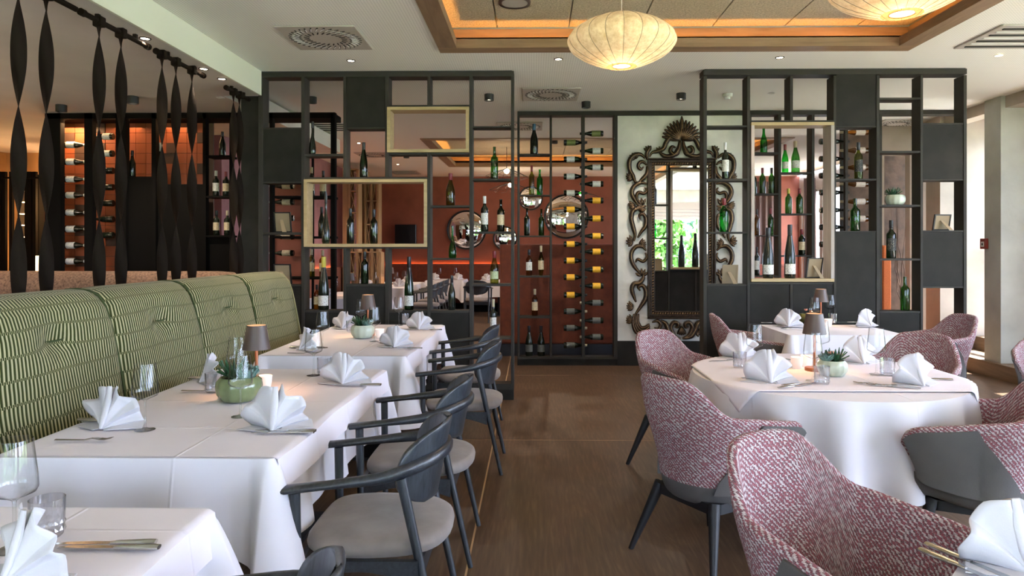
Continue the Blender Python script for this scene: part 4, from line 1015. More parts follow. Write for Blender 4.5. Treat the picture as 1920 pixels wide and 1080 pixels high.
# ================================================================== TUB CHAIRS
def tub_curve(s, k=1.0):
    "plan curve of the shell, s in [-1,1]; 0 = middle of the back"
    a = abs(s); sg = 1 if s > 0 else -1
    if a < .5:
        q = a/.5*pi/2; x = .272*sin(q)**.92; y = -.27*cos(q)
    else:
        t = (a-.5)/.5; x = .272+.028*sin(pi*min(1, t*.8)); y = .0+.29*t
    return sg*x*k, (y*k if y < 0 else y)
def smooth01(t): t = max(0, min(1, t)); return t*t*(3-2*t)
def tub_top(s):
    a = abs(s); return .868-.008*min(1, a/.15)**2-.137*smooth01((a-.135)/.23)-.075*min(1, max(0, (a-.26)/.74))**.8
def tub_bot(s):
    a = abs(s); return .40+.045*smooth01((a-.45)/.55)
def tub_pt(s, v, off=0):
    zt, zb = tub_top(s), tub_bot(s); a = abs(s)
    z = zb+(zt-zb)*v; h = (z-.36)/.5
    k = .80+.20*smooth01(h*1.25)+.05*max(0, h-.5)
    x, y = tub_curve(s, k)
    y -= .06*max(0, h-.3)*(1 if a < .5 else max(0, 1-(a-.5)/.25))
    # front edge leans back towards the bottom
    if a > .5: y -= (a-.5)/.5*.055*(1-v)
    if off:
        e = 1e-3; x2, y2 = tub_curve(min(1, s+e), k); x1, y1 = tub_curve(max(-1, s-e), k)
        tx, ty = x2-x1, y2-y1; l = sqrt(tx*tx+ty*ty) or 1; x += ty/l*off; y -= tx/l*off
    return (x, y, z)
def tub_parts():
    P = []
    nu, nv = 72, 20
    th = .034
    arcs = [0]
    for i in range(nu):
        a = tub_curve(-1+2*i/nu); b = tub_curve(-1+2*(i+1)/nu); arcs.append(arcs[-1]+math.dist(a, b))
    def U(u): i = min(nu, int(round(u*nu))); return arcs[i]
    b = MB()
    # closed cross-section ring around the shell wall: outside up, over, inside down
    ring = []
    for j in range(nv+1): ring.append(('o', j/nv))
    for q in (.25, .5, .75): ring.append(('t', q))
    for j in range(nv+1): ring.append(('i', 1-j/nv))
    m = len(ring); vs = []; us = []; fs = []
    for i in range(nu+1):
        s = -1+2*i/nu; sr = s
        # rounded front edge
        ed = 1-smooth01((1-abs(s))/.06); 
        acc = 0; last = None
        for kk, (w_, v) in enumerate(ring):
            vv = v
            if w_ == 'o': p = Vector(tub_pt(s, vv, th/2*(1-.5*ed)))
            elif w_ == 'i': p = Vector(tub_pt(s, vv, -th/2*(1-.5*ed)))
            else:
                o_ = th/2*cos(pi*v); p = Vector(tub_pt(s, 1, o_*(1-.5*ed))); p.z += .014*sin(pi*v)
            # round off the top and bottom corners of the arm tips
            if abs(s) > .86:
                t = (abs(s)-.86)/.14; cr = .055*(1-sqrt(max(0, 1-t*t)))
                if w_ == 't' or v > .55: p.z -= cr*max(0, (1 if w_ == 't' else (v-.55)/.45))
                elif v < .45: p.z += cr*(.45-v)/.45
            if last is not None: acc += (p-last).length
            last = p; vs.append(p); us.append((U(i/nu)*.93, p.z*1.05 if w_ == 'o' else (tub_top(s)*1.05+.05*v if w_ == 't' else tub_top(s)*2.1+.05-p.z*1.05)))
    for i in range(nu):
        for k in range(m-1): a = i*m+k; fs.append((a, a+m, a+m+1, a+1))
        a = i*m; fs.append((a+m-1, a+2*m-1, a+m, a))
    fs.append(tuple(range(m-1, -1, -1))); fs.append(tuple(nu*m+k for k in range(m)))
    b.add(vs, fs, us); P.append(('shell', b.mesh('shell', 'tweed', True, 70), 'shell'))
    # leather panels on the outside of the arms
    for sg in (-1, 1):
        q = MB(); n1, n2 = 24, 12
        def g(u, v, o, sg=sg):
            s = .40+.585*u; vv = -.02+.985*v
            # slanting rear edge
            s = s+(1-u)*.30*(v-.5)
            p = Vector(tub_pt(sg*s, max(0, vv), o))
            t = max(0, (s-.86)/.14); cr = .055*(1-sqrt(max(0, 1-min(1, t)**2)))
            if v > .55: p.z -= cr*(v-.55)/.45
            elif v < .45: p.z += cr*(.45-v)/.45
            if vv < 0: p.z -= .03
            return p
        sgn = sg
        # tub_pt offset is measured outwards for both sides
        outer = [[g(i/n1, j/n2, th/2+.010) for i in range(n1+1)] for j in range(n2+1)]
        inner = [[g(i/n1, j/n2, th/2-.012) for i in range(n1+1)] for j in range(n2+1)]
        vs = [p for r_ in outer for p in r_]+[p for r_ in inner for p in r_]; M = (n1+1)*(n2+1); fs = []
        for j in range(n2):
            for i in range(n1):
                a = j*(n1+1)+i; f = (a, a+1, a+n1+2, a+n1+1); fs.append(f); fs.append(tuple(M+x for x in reversed(f)))
        edge = [i for i in range(n1+1)]+[j*(n1+1)+n1 for j in range(1, n2+1)]+[n2*(n1+1)+i for i in range(n1-1, -1, -1)]+[j*(n1+1) for j in range(n2-1, 0, -1)]
        for a, c in zip(edge, edge[1:]+edge[:1]): fs.append((a, M+a, M+c, c))
        q.add(vs, fs); P.append(('panel%d' % sg, q.mesh('arm_panel', 'leather', True, 40), 'arm_panel'))
    # bottom bowl in leather
    def bowl(u, v):
        s = -1+2*u; x, y, z = tub_pt(s, 0, th/2-.004); k = 1-.0*v
        zz = z+.02-.115*sin(v*pi/2); sc = 1-.22*(1-cos(v*pi/2)); return (x*sc, (y-.0)*sc, zz)
    q = MB(); q.grid(bowl, 60, 6)
    n = 61; q.add([bowl(i/60, 1) for i in range(61)], [tuple(range(61))]); q.add([bowl(0, v/6) for v in range(7)]+[bowl(1, v/6) for v in range(7)], [(i, i+1, 7+i+1, 7+i) for i in range(6)])
    P.append(('bowl', q.mesh('seat_shell', 'leather', True, 60), 'seat_shell'))
    n = 40; vs = []; fs = []; rings = [(.9, .36), (.98, .375), (1, .42), (.98, .45), (.9, .462), (.5, .47), (.02, .472)]
    for k, z in rings:
        for i in range(n):
            a = 2*pi*i/n; x = .222*(abs(cos(a))**.6)*(1 if cos(a) > 0 else -1)*k; y = (.245*abs(sin(a))**.7 if sin(a) > 0 else -.205*abs(sin(a))**.9)*k+.0; vs.append((x, y, z))
    for j in range(len(rings)-1):
        for i in range(n): fs.append((j*n+i, j*n+(i+1) % n, (j+1)*n+(i+1) % n, (j+1)*n+i))
    P.append(('cushion', MB().add(vs, fs).mesh('seat_cushion', 'leather', True), 'seat_cushion'))
    P.append(('frame', MB().box(-.19, .19, .14, .18, .285, .33).box(-.19, .19, -.18, -.14, .285, .33).box(-.19, -.15, -.18, .18, .285, .33).box(.15, .19, -.18, .18, .285, .33).mesh('under_frame', 'legblack'), 'under_frame'))
    for sx in (-1, 1):
        for sy in (-1, 1):
            a, c = Vector((sx*.265, sy*.265-(.0), 0)), Vector((sx*.17, sy*.16, .33))
            P.append(('leg%d%d' % (sx, sy), MB().tube([a, a.lerp(c, .5), c], [.013, .021, .029], 8).mesh('leg', 'legblack', True, 60), 'leg'))
    return P
def tub(label, x, y, fx, fy, group='pink tweed tub chairs'):
    P = cached('tub', tub_parts); t = thing('tub_chair', label, 'chair', (x, y, 0), atan2(fy, fx)-pi/2, group)
    for k, me, nm in P: mesh_obj(nm, me, t)
    return t
tub('pink tweed tub chair closest to the camera, its inside facing the corner table', .865, 1.90, .55, -.835)
tub('pink tweed tub chair seen from behind at the near left of the round table', .835, 3.27, .85, .53)
tub('pink tweed tub chair at the far left of the round table, before the ornate mirror', 1.0, 4.60, .58, -.81)
tub('pink tweed tub chair behind the round table on its right side', 2.42, 4.52, -.74, -.67)
tub('tub chair with a big grey outer arm panel at the right of the round table', 2.00, 3.22, -.91, .41)
tub('tub chair left of the table before the right partition', 1.86, 6.0, 1, -.12)
tub('tub chair right of the table before the right partition', 3.42, 6.0, -1, -.1)
tub('sliver of a tub chair at the right edge of the picture', 4.0, 5.3, -.6, -.8)

# ================================================================== TABLEWARE
TZ = CLZ+.0035
def wine_glass(label, x, y, z=TZ, s=1.0, group='wine glasses'):
    prof = [(0, 0), (.036, 0), (.036, .0015), (.012, .005), (.0045, .012), (.0035, .06), (.0035, .105), (.006, .113), (.020, .120), (.043, .130), (.0475, .140), (.046, .165), (.040, .22), (.0365, .252)]
    t = thing('wine_glass', label, 'glass', (x, y, z), group=group)
    me = cached(('wg', s), lambda: MB().lathe([(a*s, b*s) for a, b in prof], 28).mesh('glass_bowl', 'glass', True, 60)); bw_ = mesh_obj('bowl_and_stem', me, t)
    me = cached(('wgr', s), lambda: MB().lathe([(.0372*s, .2515*s), (.0372*s, .2525*s), (.0362*s, .2525*s)], 28).mesh('rim', 'crystal', True)); mesh_obj('rim', me, bw_); return t
def tumbler(label, x, y, z=TZ, s=1.0, group='cut glass tumblers'):
    def mk():
        b = MB(); n = 48; prof = [(.030, 0), (.034, .004), (.036, .03), (.037, .05), (.0385, .092), (.0372, .092), (.035, .05), (.033, .012), (0, .010)]
        def fac(a, zz): return 1+(.035*abs(sin(a*6+zz*90)) if .004 < zz < .042 else (.012*abs(sin(a*12)) if zz <= .085 and zz > .04 else 0))
        b.lathe(prof, n, fac=fac); b.lathe([(0, 0), (.030, 0)], n)
        for k in range(12):   # cut wedges round the base
            a = 2*pi*k/12
            for zz, h in ((.008, .018), (.026, .016)):
                c = Vector((.0362*cos(a), .0362*sin(a), zz+h/2)); tn = Vector((-sin(a), cos(a), 0))
                b.add([c-tn*.008, c+Vector((0, 0, -h/2)), c+tn*.008, c+Vector((0, 0, h/2)), c*1+Vector((cos(a)*.003, sin(a)*.003, 0))], [(0, 1, 4), (1, 2, 4), (2, 3, 4), (3, 0, 4)])
        return b.mesh('tumbler_body', 'crystal', False)
    t = thing('tumbler', label, 'glass', (x, y, z), group=group); mesh_obj('body', cached('tum', mk), t); return t
def napkin(label, x, y, rz, s=1.0, var=0, z=TZ, group='folded napkins'):
    def mk():
        rnd = random.Random(var*13+5); b = MB(); Bp = Vector((0, -.045, .003))
        rim = [(-.085, .045, .004), (-.112, .012, .045), (-.098, -.002, .085), (-.074, .030, .098), (-.050, .012, .138), (-.015, -.004, .150), (.004, .034, .128), (.020, .010, .148), (.045, -.010, .122), (.080, .022, .104), (.106, -.004, .078), (.084, .036, .046), (.118, .018, .020), (.095, .045, .004)]
        rim = [Vector(p)+Vector([rnd.uniform(-.007, .007) for _ in range(3)]) for p in rim]
        for p in rim: p.z = max(p.z, .004)
        nr = 6
        def f(u, v):
            k = u*(len(rim)-1); i = min(len(rim)-2, int(k)); t = k-i; r_ = rim[i].lerp(rim[i+1], t)
            pa = rim[max(0, i-1)]; pd = rim[min(len(rim)-1, i+2)]; r2_ = .5*((2*rim[i])+(rim[i+1]-pa)*t+(2*pa-5*rim[i]+4*rim[i+1]-pd)*t*t+(3*rim[i]-pa-3*rim[i+1]+pd)*t**3); r_ = r_.lerp(r2_, .75)
            p = Bp.lerp(r_, v); p.z += .018*sin(pi*v)*(r_.z/.15); p.y += .010*sin(pi*v)
            return (p.x, p.y, max(.003, p.z))
        b.grid(f, 52, nr); return b.mesh('napkin_fan', 'napkin', True, 38)
    def mk2():
        b = MB()
        b.add([(-.125, -.01, .003), (-.02, -.060, .003), (.02, .02, .005), (-.06, .06, .004)], [(0, 1, 2, 3)])
        b.add([(.135, -.015, .003), (.02, -.058, .003), (-.01, .02, .005), (.08, .06, .004)], [(3, 2, 1, 0)])
        b.add([(.135, -.015, .003), (.12, .03, .022), (.03, .01, .012), (.03, -.05, .004)], [(0, 1, 2, 3)])
        return b.mesh('napkin_flaps', 'napkin', False)
    def mk3():
        # centre roll of the fold
        b = MB(); pts = [(0, -.048, .004), (.001, -.030, .045), (.002, -.014, .095), (.003, -.004, .146)]
        b.tube(pts, [(.006, .004), (.013, .008), (.015, .009), (.009, .005)], 10); return b.mesh('napkin_roll', 'napkin', True, 50)
    t = thing('napkin', label, 'napkin', (x, y, z), rz, group); t.scale = (s, s, s)
    fan_ = mesh_obj('fan', cached(('nf', var), mk), t, mods=[('solid', .0022, 0)]); mesh_obj('flaps', cached('nfl', mk2), t, mods=[('solid', .002, 0)]); mesh_obj('center_roll', cached('nrl', mk3), fan_)
    return t
def fork(label, x, y, rz, z=TZ, group='forks'):
    def mk():
        b = MB(); b.tube([(0, -.10, .006), (0, -.05, .005), (0, 0, .004), (0, .03, .010)], [(.0095, .0026), (.0075, .0024), (.0042, .0028), (.005, .0026)], 8)
        b.poly([(-.005, .028, .009), (.005, .028, .009), (.011, .045, .008), (.012, .058, .006), (-.012, .058, .006), (-.011, .045, .008)], (0, 0, .0018)); return b.mesh('fork_handle', 'steel', True, 40)
    def mk2():
        b = MB()
        for k in range(4):
            xx = -.0102+.0068*k; b.tube([(xx, .056, .007), (xx, .075, .006), (xx*1.02, .098, .011)], [.0023, .0021, .0012], 6)
        return b.mesh('fork_tines', 'steel', True, 60)
    t = thing('fork', label, 'cutlery', (x, y, z), rz, group); mesh_obj('handle', cached('fh', mk), t); mesh_obj('tines', cached('ft', mk2), t); return t
def knife(label, x, y, rz, z=TZ, group='knives'):
    def mk(): b = MB(); b.tube([(0, -.115, .006), (0, -.10, .006), (0, -.03, .0055), (0, -.012, .005)], [(.010, .005), (.0115, .0058), (.009, .0052), (.006, .004)], 10); return b.mesh('knife_handle', 'steel', True, 50)
    def mk2(): b = MB(); b.poly([(-.006, -.014, .004), (.008, -.010, .004), (.010, .03, .004), (.009, .09, .004), (.003, .115, .004), (-.004, .118, .004), (-.006, .06, .004)], (0, 0, .0016)); return b.mesh('knife_blade', 'steel')
    t = thing('knife', label, 'cutlery', (x, y, z), rz, group); mesh_obj('handle', cached('kh', mk), t); mesh_obj('blade', cached('kb', mk2), t); return t
def votive(label, x, y, z=TZ, group='candle cups'):
    t = thing('candle_cup', label, 'candle holder', (x, y, z), group=group)
    cp_ = mesh_obj('cup', cached('vc', lambda: MB().lathe([(0, 0), (.021, 0), (.025, .004), (.031, .03), (.034, .066), (.031, .066), (.027, .03), (.0, .022)], 24).mesh('cup', 'ceramic', True, 50)), t)
    mesh_obj('candle', cached('vk', lambda: MB().cyl((0, 0, .022), .019, .014, 16).mesh('candle', 'warm', True, 50)), cp_)
    return t
def table_lamp(label, x, y, z=TZ, power=1.5, group='cordless table lamps'):
    t = thing('table_lamp', label, 'lamp', (x, y, z), group=group)
    mesh_obj('lamp_base', cached('tb', lambda: MB().lathe([(0, 0), (.052, 0), (.052, .016), (.048, .02), (0, .02)], 28).mesh('lamp_base', 'copper', True, 40)), t)
    mesh_obj('stem', cached('ts', lambda: MB().cyl((0, 0, .02), .007, .27, 12).mesh('stem', 'copper', True, 50)), t)
    sh_ = mesh_obj('lamp_shade', cached('th', lambda: MB().lathe([(.064, .208), (.045, .322), (.043, .322), (.062, .208)], 36).mesh('lamp_shade', 'lampbrown', True, 50)), t)
    mesh_obj('diffuser', cached('td', lambda: MB().cyl((0, 0, .300), .040, .008, 24).mesh('diffuser', 'warm', True, 50)), sh_)
    l = light('lamp_bulb', 'POINT', (0, 0, .255), power, (1, .52, .24), .02); l.parent = t
    return t
def leafmesh(n, rin, L_, wdt, tilt0, tilt1, seed, mat, curl=.3):
    rnd = random.Random(seed); b = MB()
    for k in range(n):
        a = k*2.399963; f = (k+.5)/n; til = tilt0+(tilt1-tilt0)*f; Lk = L_*(.75+.3*rnd.random())*(.55+.45*f if tilt1 < tilt0 else 1); w_ = wdt*(.8+.4*rnd.random())
        d = Vector((cos(a)*cos(til), sin(a)*cos(til), sin(til))); sd_ = Vector((-sin(a), cos(a), 0)); nrm = d.cross(sd_)
        o = Vector((cos(a)*rin*f, sin(a)*rin*f, 0)); pts = []
        for t_, ww in ((0, .5), (.35, 1), (.7, .75), (1, .05)):
            c = o+d*Lk*t_+Vector((0, 0, curl*Lk*t_*t_*(.3 if til > .8 else .5))); pts.append((c-sd_*w_*ww, c+nrm*w_*.35*-1, c+sd_*w_*ww, c+nrm*w_*.5))
        vs = [p for q in pts for p in q]; fs = []
        for i in range(3):
            for j in range(4): fs.append((i*4+j, i*4+(j+1) % 4, (i+1)*4+(j+1) % 4, (i+1)*4+j))
        b.add(vs, fs)
    return b.mesh('leaves', mat, True, 50)
def planter(label, x, y, z=TZ, s=1.0, mat='pot_green', plants='ab', group='succulent planters'):
    t = thing('succulent_planter', label, 'plant', (x, y, z), group=group); t.scale = (s, s, s)
    def fac(a, zz): return 1-.035*abs(sin(a*5.5))**.6*-1*0+.0+(.07*abs(cos(a*6)) if 0 < zz < .098 else 0)
    mesh_obj('pot', cached(('pot', mat), lambda: MB().lathe([(0, 0), (.058, 0), (.066, .004), (.082, .03), (.087, .055), (.084, .082), (.074, .098), (.068, .098), (.066, .085), (0, .084)], 48, fac=fac).mesh('pot', mat, True, 40)), t)
    mesh_obj('soil', cached('soil', lambda: MB().cyl((0, 0, .08), .066, .008, 24).mesh('soil', 'twig')), t)
    if 'a' in plants: mesh_obj('spiky_leaves', cached('pl_a', lambda: leafmesh(30, .022, .085, .0085, .25, 1.35, 3, 'leaf', .1)), t, (-.022, 0, .088))
    if 'b' in plants: mesh_obj('rosette_leaves', cached('pl_b', lambda: leafmesh(34, .02, .048, .016, .15, 1.3, 4, 'leafblue', .6)), t, (.040, -.022, .092))
    if 'c' in plants: mesh_obj('rosette_leaves', cached('pl_b', lambda: leafmesh(34, .02, .048, .016, .15, 1.3, 4, 'leafblue', .6)), t, (-.045, -.02, .092)); mesh_obj('spiky_leaves', cached('pl_a', lambda: leafmesh(30, .022, .085, .0085, .25, 1.35, 3, 'leaf', .1)), t, (.018, 0, .088))
    if 'f' in plants:
        for px, py, pz in ((.055, .01, .115), (-.01, -.01, .135)):
            mesh_obj('peach_flower', cached('pl_f', lambda: leafmesh(18, .008, .022, .008, .2, 1.4, 9, 'peach', .5)), t, (px, py, pz))
    return t
def at(px, py, z=TZ): return T(px, py, z)

def setting(px, py, ang, where, nvar, s=1.0, forks=((-.10, .02), (-.135, 0)), knives=((.10, .0), (.12, .0)), sc=1.0, nk=None):
    """diner faces direction ang (world angle); napkin base at the pixel; forks on the diner's left"""
    x, y = at(px, py); rz = ang-pi/2   # local +y = away from the diner
    napkin('white fan-folded napkin '+where, x, y, nk if nk is not None else 0, s, nvar)
    def W(lx, ly): return x+lx*cos(rz)-ly*sin(rz), y+lx*sin(rz)+ly*cos(rz)
    for i, (lx, ly) in enumerate(forks):
        fx, fy = W(lx, ly); fork(('inner' if i == 0 else 'outer')+' fork beside the napkin '+where, fx, fy, rz+.06*(1-2*i))
    for i, (lx, ly) in enumerate(knives):
        fx, fy = W(lx, ly); knife(('inner' if i == 0 else 'outer')+' knife beside the napkin '+where, fx, fy, rz-.03+.05*i)
# near bench table
setting(206, 800, 0, 'on the bench side nearest the camera', 0, 1.08, nk=-.1, forks=((.20, .03),), knives=((-.075, -.06), (-.095, -.07)))
setting(515, 803, pi, 'on the chair side nearest the camera', 1, 1.1, nk=.15, forks=((.085, .03), (.125, .045)), knives=((-.05, -.06), (-.075, -.06)))
setting(393, 716, 0, 'at the back on the bench side of the near table', 2, 1.0, nk=-.9, forks=((.24, .08),), knives=((-.07, -.03), (-.095, -.03)))
setting(645, 718, pi, 'at the far chair side of the near table', 3, 1.05, nk=.1, forks=((.085, .03), (.13, .06)), knives=((-.06, -.09), (-.08, -.09)))
# fixes of side: forks use +x local when given positive (diner right is local +x)
setting(573, 655, 0, 'on the bench side of the far table, nearer one', 4, 1.0, nk=-.8, forks=((.2, .05),), knives=((-.07, -.02), (-.09, -.02)))
setting(741, 650, pi, 'on the chair side of the far table, nearer one', 5, 1.0, nk=0, forks=((.10, .03), (.14, .06)), knives=((-.10, -.09),))
setting(646, 616, 0, 'on the bench side of the far table, farther one', 6, 1.0, nk=-.2, forks=(), knives=((-.08, -.02),))
setting(786, 617, pi, 'on the chair side of the far table, farther one', 7, 1.0, nk=.1, forks=((.14, .03),), knives=((-.08, -.09),))
# foreground table
x, y = at(48, 1085); napkin('white fan-folded napkin in the left bottom corner', x, y, -.5, 1.0, 8)
for i, (px, py) in enumerate([(198, 1022), (205, 1030)]):
    x, y = at(px, py); knife(['upper', 'lower'][i]+' of two knives on the foreground table', x, y, pi/2+.06-.05*i)
# round table
setting(1440, 716, atan2(.45, .9), 'at the near left of the round table', 9, 1.15, nk=-.05, forks=(), knives=())
setting(1386, 672, atan2(-.55, .85), 'at the far left of the round table', 10, 1.1, nk=-.1, forks=(), knives=())
setting(1716, 722, atan2(.15, -1), 'at the near right of the round table', 11, 1.1, nk=.35, forks=(), knives=())
setting(1610, 681, atan2(-.8, -.6), 'at the far right of the round table', 12, 1.1, nk=.2, forks=(), knives=())
for i, (px, py, a, kd, lb) in enumerate([
    (1640, 722, 1.25, 'f', 'outermost fork left of the near right napkin on the round table'), (1665, 726, 1.2, 'f', 'middle fork left of the near right napkin on the round table'),
    (1683, 727, 1.15, 'f', 'innermost fork beside the near right napkin on the round table'), (1741, 712, 1.4, 'k', 'knife behind the near right napkin on the round table'),
    (1676, 706, 1.35, 'k', 'knife beside the right tumbler on the round table'), (1500, 721, -1.15, 'k', 'upper knife in front of the wine glass on the round table'),
    (1492, 725, -1.1, 'k', 'lower knife in front of the wine glass on the round table'), (1360, 677, 1.9, 'k', 'knife beside the far left napkin on the round table'),
    (1415, 707, -1.0, 'f', 'fork left of the big napkin on the round table'), (1456, 672, .6, 'f', 'fork behind the big napkin on the round table')]):
    x, y = at(px, py); (fork if kd == 'f' else knife)(lb, x, y, a)
# partition table
setting(1478, 612, 0, 'on the left of the table before the right partition', 13, 1.05, nk=-.3, forks=(), knives=())
setting(1625, 612, pi, 'on the right of the table before the right partition', 14, 1.05, nk=.5, forks=(), knives=())
for px, py, a, lb in [(1490, 617, -pi/2, 'knife in front of the left napkin, partition table'), (1585, 605, pi/2, 'knife left of the right napkin, partition table'), (1450, 606, -pi/2, 'knife at the left edge of the partition table')]:
    x, y = at(px, py); knife(lb, x, y, a)
# corner table
x, y = at(1898, 1062); napkin('white napkin on the corner table at the right bottom', x, y, .2, 1.02, 15)
for i, (px, py) in enumerate([(1832, 1062), (1822, 1074)]):
    x, y = at(px, py); knife(['upper', 'lower'][i]+' of two knives on the corner table', x, y, -2.0-pi/2+.9)
for px, py, lb in [(272, 806, 'beside the nearest bench-side napkin'), (451, 781, 'in front of the green planter'), (444, 727, 'behind the green planter'), (588, 704, 'at the far end of the near bench table'),
                   (605, 652, 'at the near left of the far bench table'), (677, 617, 'behind the pale planter, far bench table'), (702, 640, 'right of the pale planter, far bench table'), (748, 610, 'at the far right of the far bench table'),
                   (27, 1030, 'at the left edge of the picture'), (1415, 690, 'behind the left napkins of the round table'), (1524, 714, 'in front of the round table lamp'), (1540, 681, 'behind the round table lamp'), (1643, 702, 'between the right napkins of the round table'),
                   (1527, 611, 'left of the partition table lamp'), (1556, 603, 'right of the partition table lamp')]:
    x, y = at(px, py); wine_glass('clear stemmed wine glass '+lb, x, y)
for px, py, lb in [(400, 735, 'left of the green planter'), (608, 702, 'at the far end of the near bench table'), (658, 622, 'left of the pale planter, far bench table'), (760, 607, 'far right of the far bench table'),
                   (88, 1006, 'on the foreground table'), (1387, 690, 'before the far left napkin of the round table'), (1541, 720, 'before the white planter of the round table'), (1664, 704, 'right on the round table'), (1561, 607, 'on the partition table')]:
    x, y = at(px, py); tumbler('cut glass tumbler '+lb, x, y)
x, y = at(445, 752); planter('large green glazed planter with spiky succulent', x, y+.02, s=1.10)
x, y = at(680, 633); planter('pale celadon planter with blue-green rosette, far bench table', x, y, s=1.0, mat='pot_pale', plants='ab')
x, y = at(1560, 704); planter('white-green planter with succulents and peach flowers, round table', x, y, s=.86, mat='pot_pale', plants='cf')
x, y = at(1512, 604); planter('olive planter with a peach flower, partition table', x, y, s=.8, mat='pot_olive', plants='f')
for px, py, lb, pw in [(481, 736, 'brown-shaded table lamp beside the green planter', 1.3), (690, 629, 'brown-shaded table lamp on the far bench table', 1.5), (1527, 695, 'brown-shaded lamp on the round table', 1.4), (1539, 609, 'brown-shaded lamp on the partition table', 1.2)]:
    x, y = at(px, py); table_lamp(lb, x, y, power=pw)
for px, py, lb in [(497, 729, 'white candle cup right of the green planter'), (1494, 691, 'left of two white candle cups on the round table'), (1512, 688, 'right of two white candle cups on the round table'), (1553, 612, 'white candle cup on the partition table'), (712, 633, 'candle cup beside the pale planter on the far bench table')]:
    x, y = at(px, py); votive(lb, x, y)
xx, zz = A(1678, 383, YR+.08); planter('pale ribbed planter with grassy plant on the right partition shelf', xx, YR+.08, rr.z(384)+.001, s=.98, mat='pot_pale', plants='a')

# ================================================================== CEILING THINGS
def saucer(label, x, y, z, r=.335, h=.33, rot=0):
    t = thing('paper_pendant_lamp', label, 'lamp', (x, y, z), rot, 'saucer pendant lamps')
    n = 16*8; zs = [-.5, -.485, -.43, -.34, -.22, -.08, .06, .18, .28, .36, .42, .46]
    def rad(q):  # q in -.5..+.5
        k = (q+.5)/.96; return .16*(1-smooth01(k*6))+(sin(pi*min(1, max(0, .06+k*.90)))**.62)*1.0
    prof = []
    for i in range(29):
        q = -.5+.96*i/28; rr_ = max(.17 if i == 0 else .16, sin(pi*(.055+.89*i/28))**.72); prof.append((r*rr_, h*q))
    def fac(a, zz): return 1+.035*abs(sin(a*9.5))*-1*0+.030*(abs(sin(a*9.5))**.7-.5)
    obj('paper_shade', MB().lathe(prof, 19*8, fac=fac), 'paper', t, smooth=True)
    for k in range(19):
        a = k*pi/9.5; pts = [(cos(a)*(rr_*.985+.001), sin(a)*(rr_*.985+.001), zz) for rr_, zz in prof]
        obj('rib', MB().tube(pts, .0016, 4), 'coffer', t)
    obj('bottom_ring', MB().lathe([(r*.165, -h*.5), (r*.175, -h*.505), (r*.175, -h*.49)], 32), 'gold', t, smooth=True)
    obj('bottom_disc', MB().lathe([(0, -h*.49), (r*.165, -h*.49)], 32), 'warm', t)
    obj('cord', MB().cyl((0, 0, h*.46), .0025, CZ+.20-z-h*.46, 6), 'whiteplastic', t)
    l = light('pendant_bulb', 'POINT', (0, 0, -h*.62), 4, (1, .74, .45), .08); l.parent = t
    return t
Zl = 4.35; dz = (465-124)*Zl/FPX
saucer('cream paper saucer pendant lamp hanging left of centre', A(1165.5, 75, Zl)[0], Zl, A(1165, 75.5, Zl)[1])
z1 = A(1165, 75.5, Zl)[1]
Z2 = 3.40
saucer('cream paper saucer pendant lamp cut off by the top edge', A(1691, 0, Z2)[0], Z2, z1, rot=.1)
def vent(label, px, py, s, z=CZ, kind='swirl', rz=0):
    x, y = T(px, py, z); t = thing('ceiling_vent', label, 'vent', (x, y, z-.022), rz, 'ceiling vents')
    h = s/2
    obj('plate', MB().box(-h, h, -h, h, .008, .021), 'vent', t, mods=[('bevel', .006, 2)])
    b = MB()
    if kind == 'swirl':
        for ring, (r0, r1, n) in enumerate(((.40, .55, 22), (.60, .78, 30), (.80, .92, 34))):
            for k in range(n):
                a = 2*pi*k/n+.25*ring; c = Vector((cos(a)*(r0+r1)/2*h, sin(a)*(r0+r1)/2*h, .0065)); b.cbox(c, ((r1-r0)*h, .010, .003), Matrix.Rotation(a+.5, 3, 'Z'))
        o = obj('slots', b, 'ventdark', t); o['kind'] = 'stuff'
        b2 = MB()
        for k in range(34):
            a = 2*pi*k/34+.07; c = Vector((cos(a)*.75*h, sin(a)*.75*h, .004)); b2.cbox(c, (.2*h, .008, .004), Matrix.Rotation(a+.5, 3, 'Z'))
        o = obj('vanes', b2, 'whiteplastic', t); o['kind'] = 'stuff'
    else:
        for k in range(7): obj('slat', MB().box(-h*.85, h*.85, -h*.8+k*h*.25, -h*.8+k*h*.25+.02, .0, .01), 'whiteplastic' if k % 2 else 'ventdark', t)
    return t
vent('large square swirl vent in the ceiling at top left', 611, 70, .62)
vent('square swirl vent above the aisle, beyond the partitions', 1033, 176, .62)
vent('slatted vent at the right edge of the ceiling', 1905, 68, .62, kind='slat')
vent('swirl vent behind the high bottle of the wine rack', 975, 236, .62)
vent('slatted vent over the pink wall seen through the left partition', 622, 237, .62, kind='slat')
vent('swirl vent seen through the third column of the left partition', 703, 290, .62)
vent('slatted vent near the far red wall', 760, 323, .62, kind='slat')
vent('swirl vent seen through the fifth column of the right partition', 1681, 231, .6)
def downlight(label, px, py, z, on=True, dark=True, power=14):
    x, y = T(px, py, z); t = thing('downlight', label, 'ceiling light', (x, y, z-.006), 0, 'recessed downlights')
    obj('ring', MB().lathe([(.040, -.001), (.034, -.004), (.028, .001), (.028, .004), (.040, .004)], 24), 'black' if dark else 'whiteplastic', t, smooth=True)
    obj('lens', MB().lathe([(0, .0008), (.028, .0008)], 20), 'spotglow' if on else 'whiteplastic', t)
    if on: l = light('spot_bulb', 'SPOT', (0, 0, -.01), power, (1, .80, .58), .02, spot=75); l.parent = t
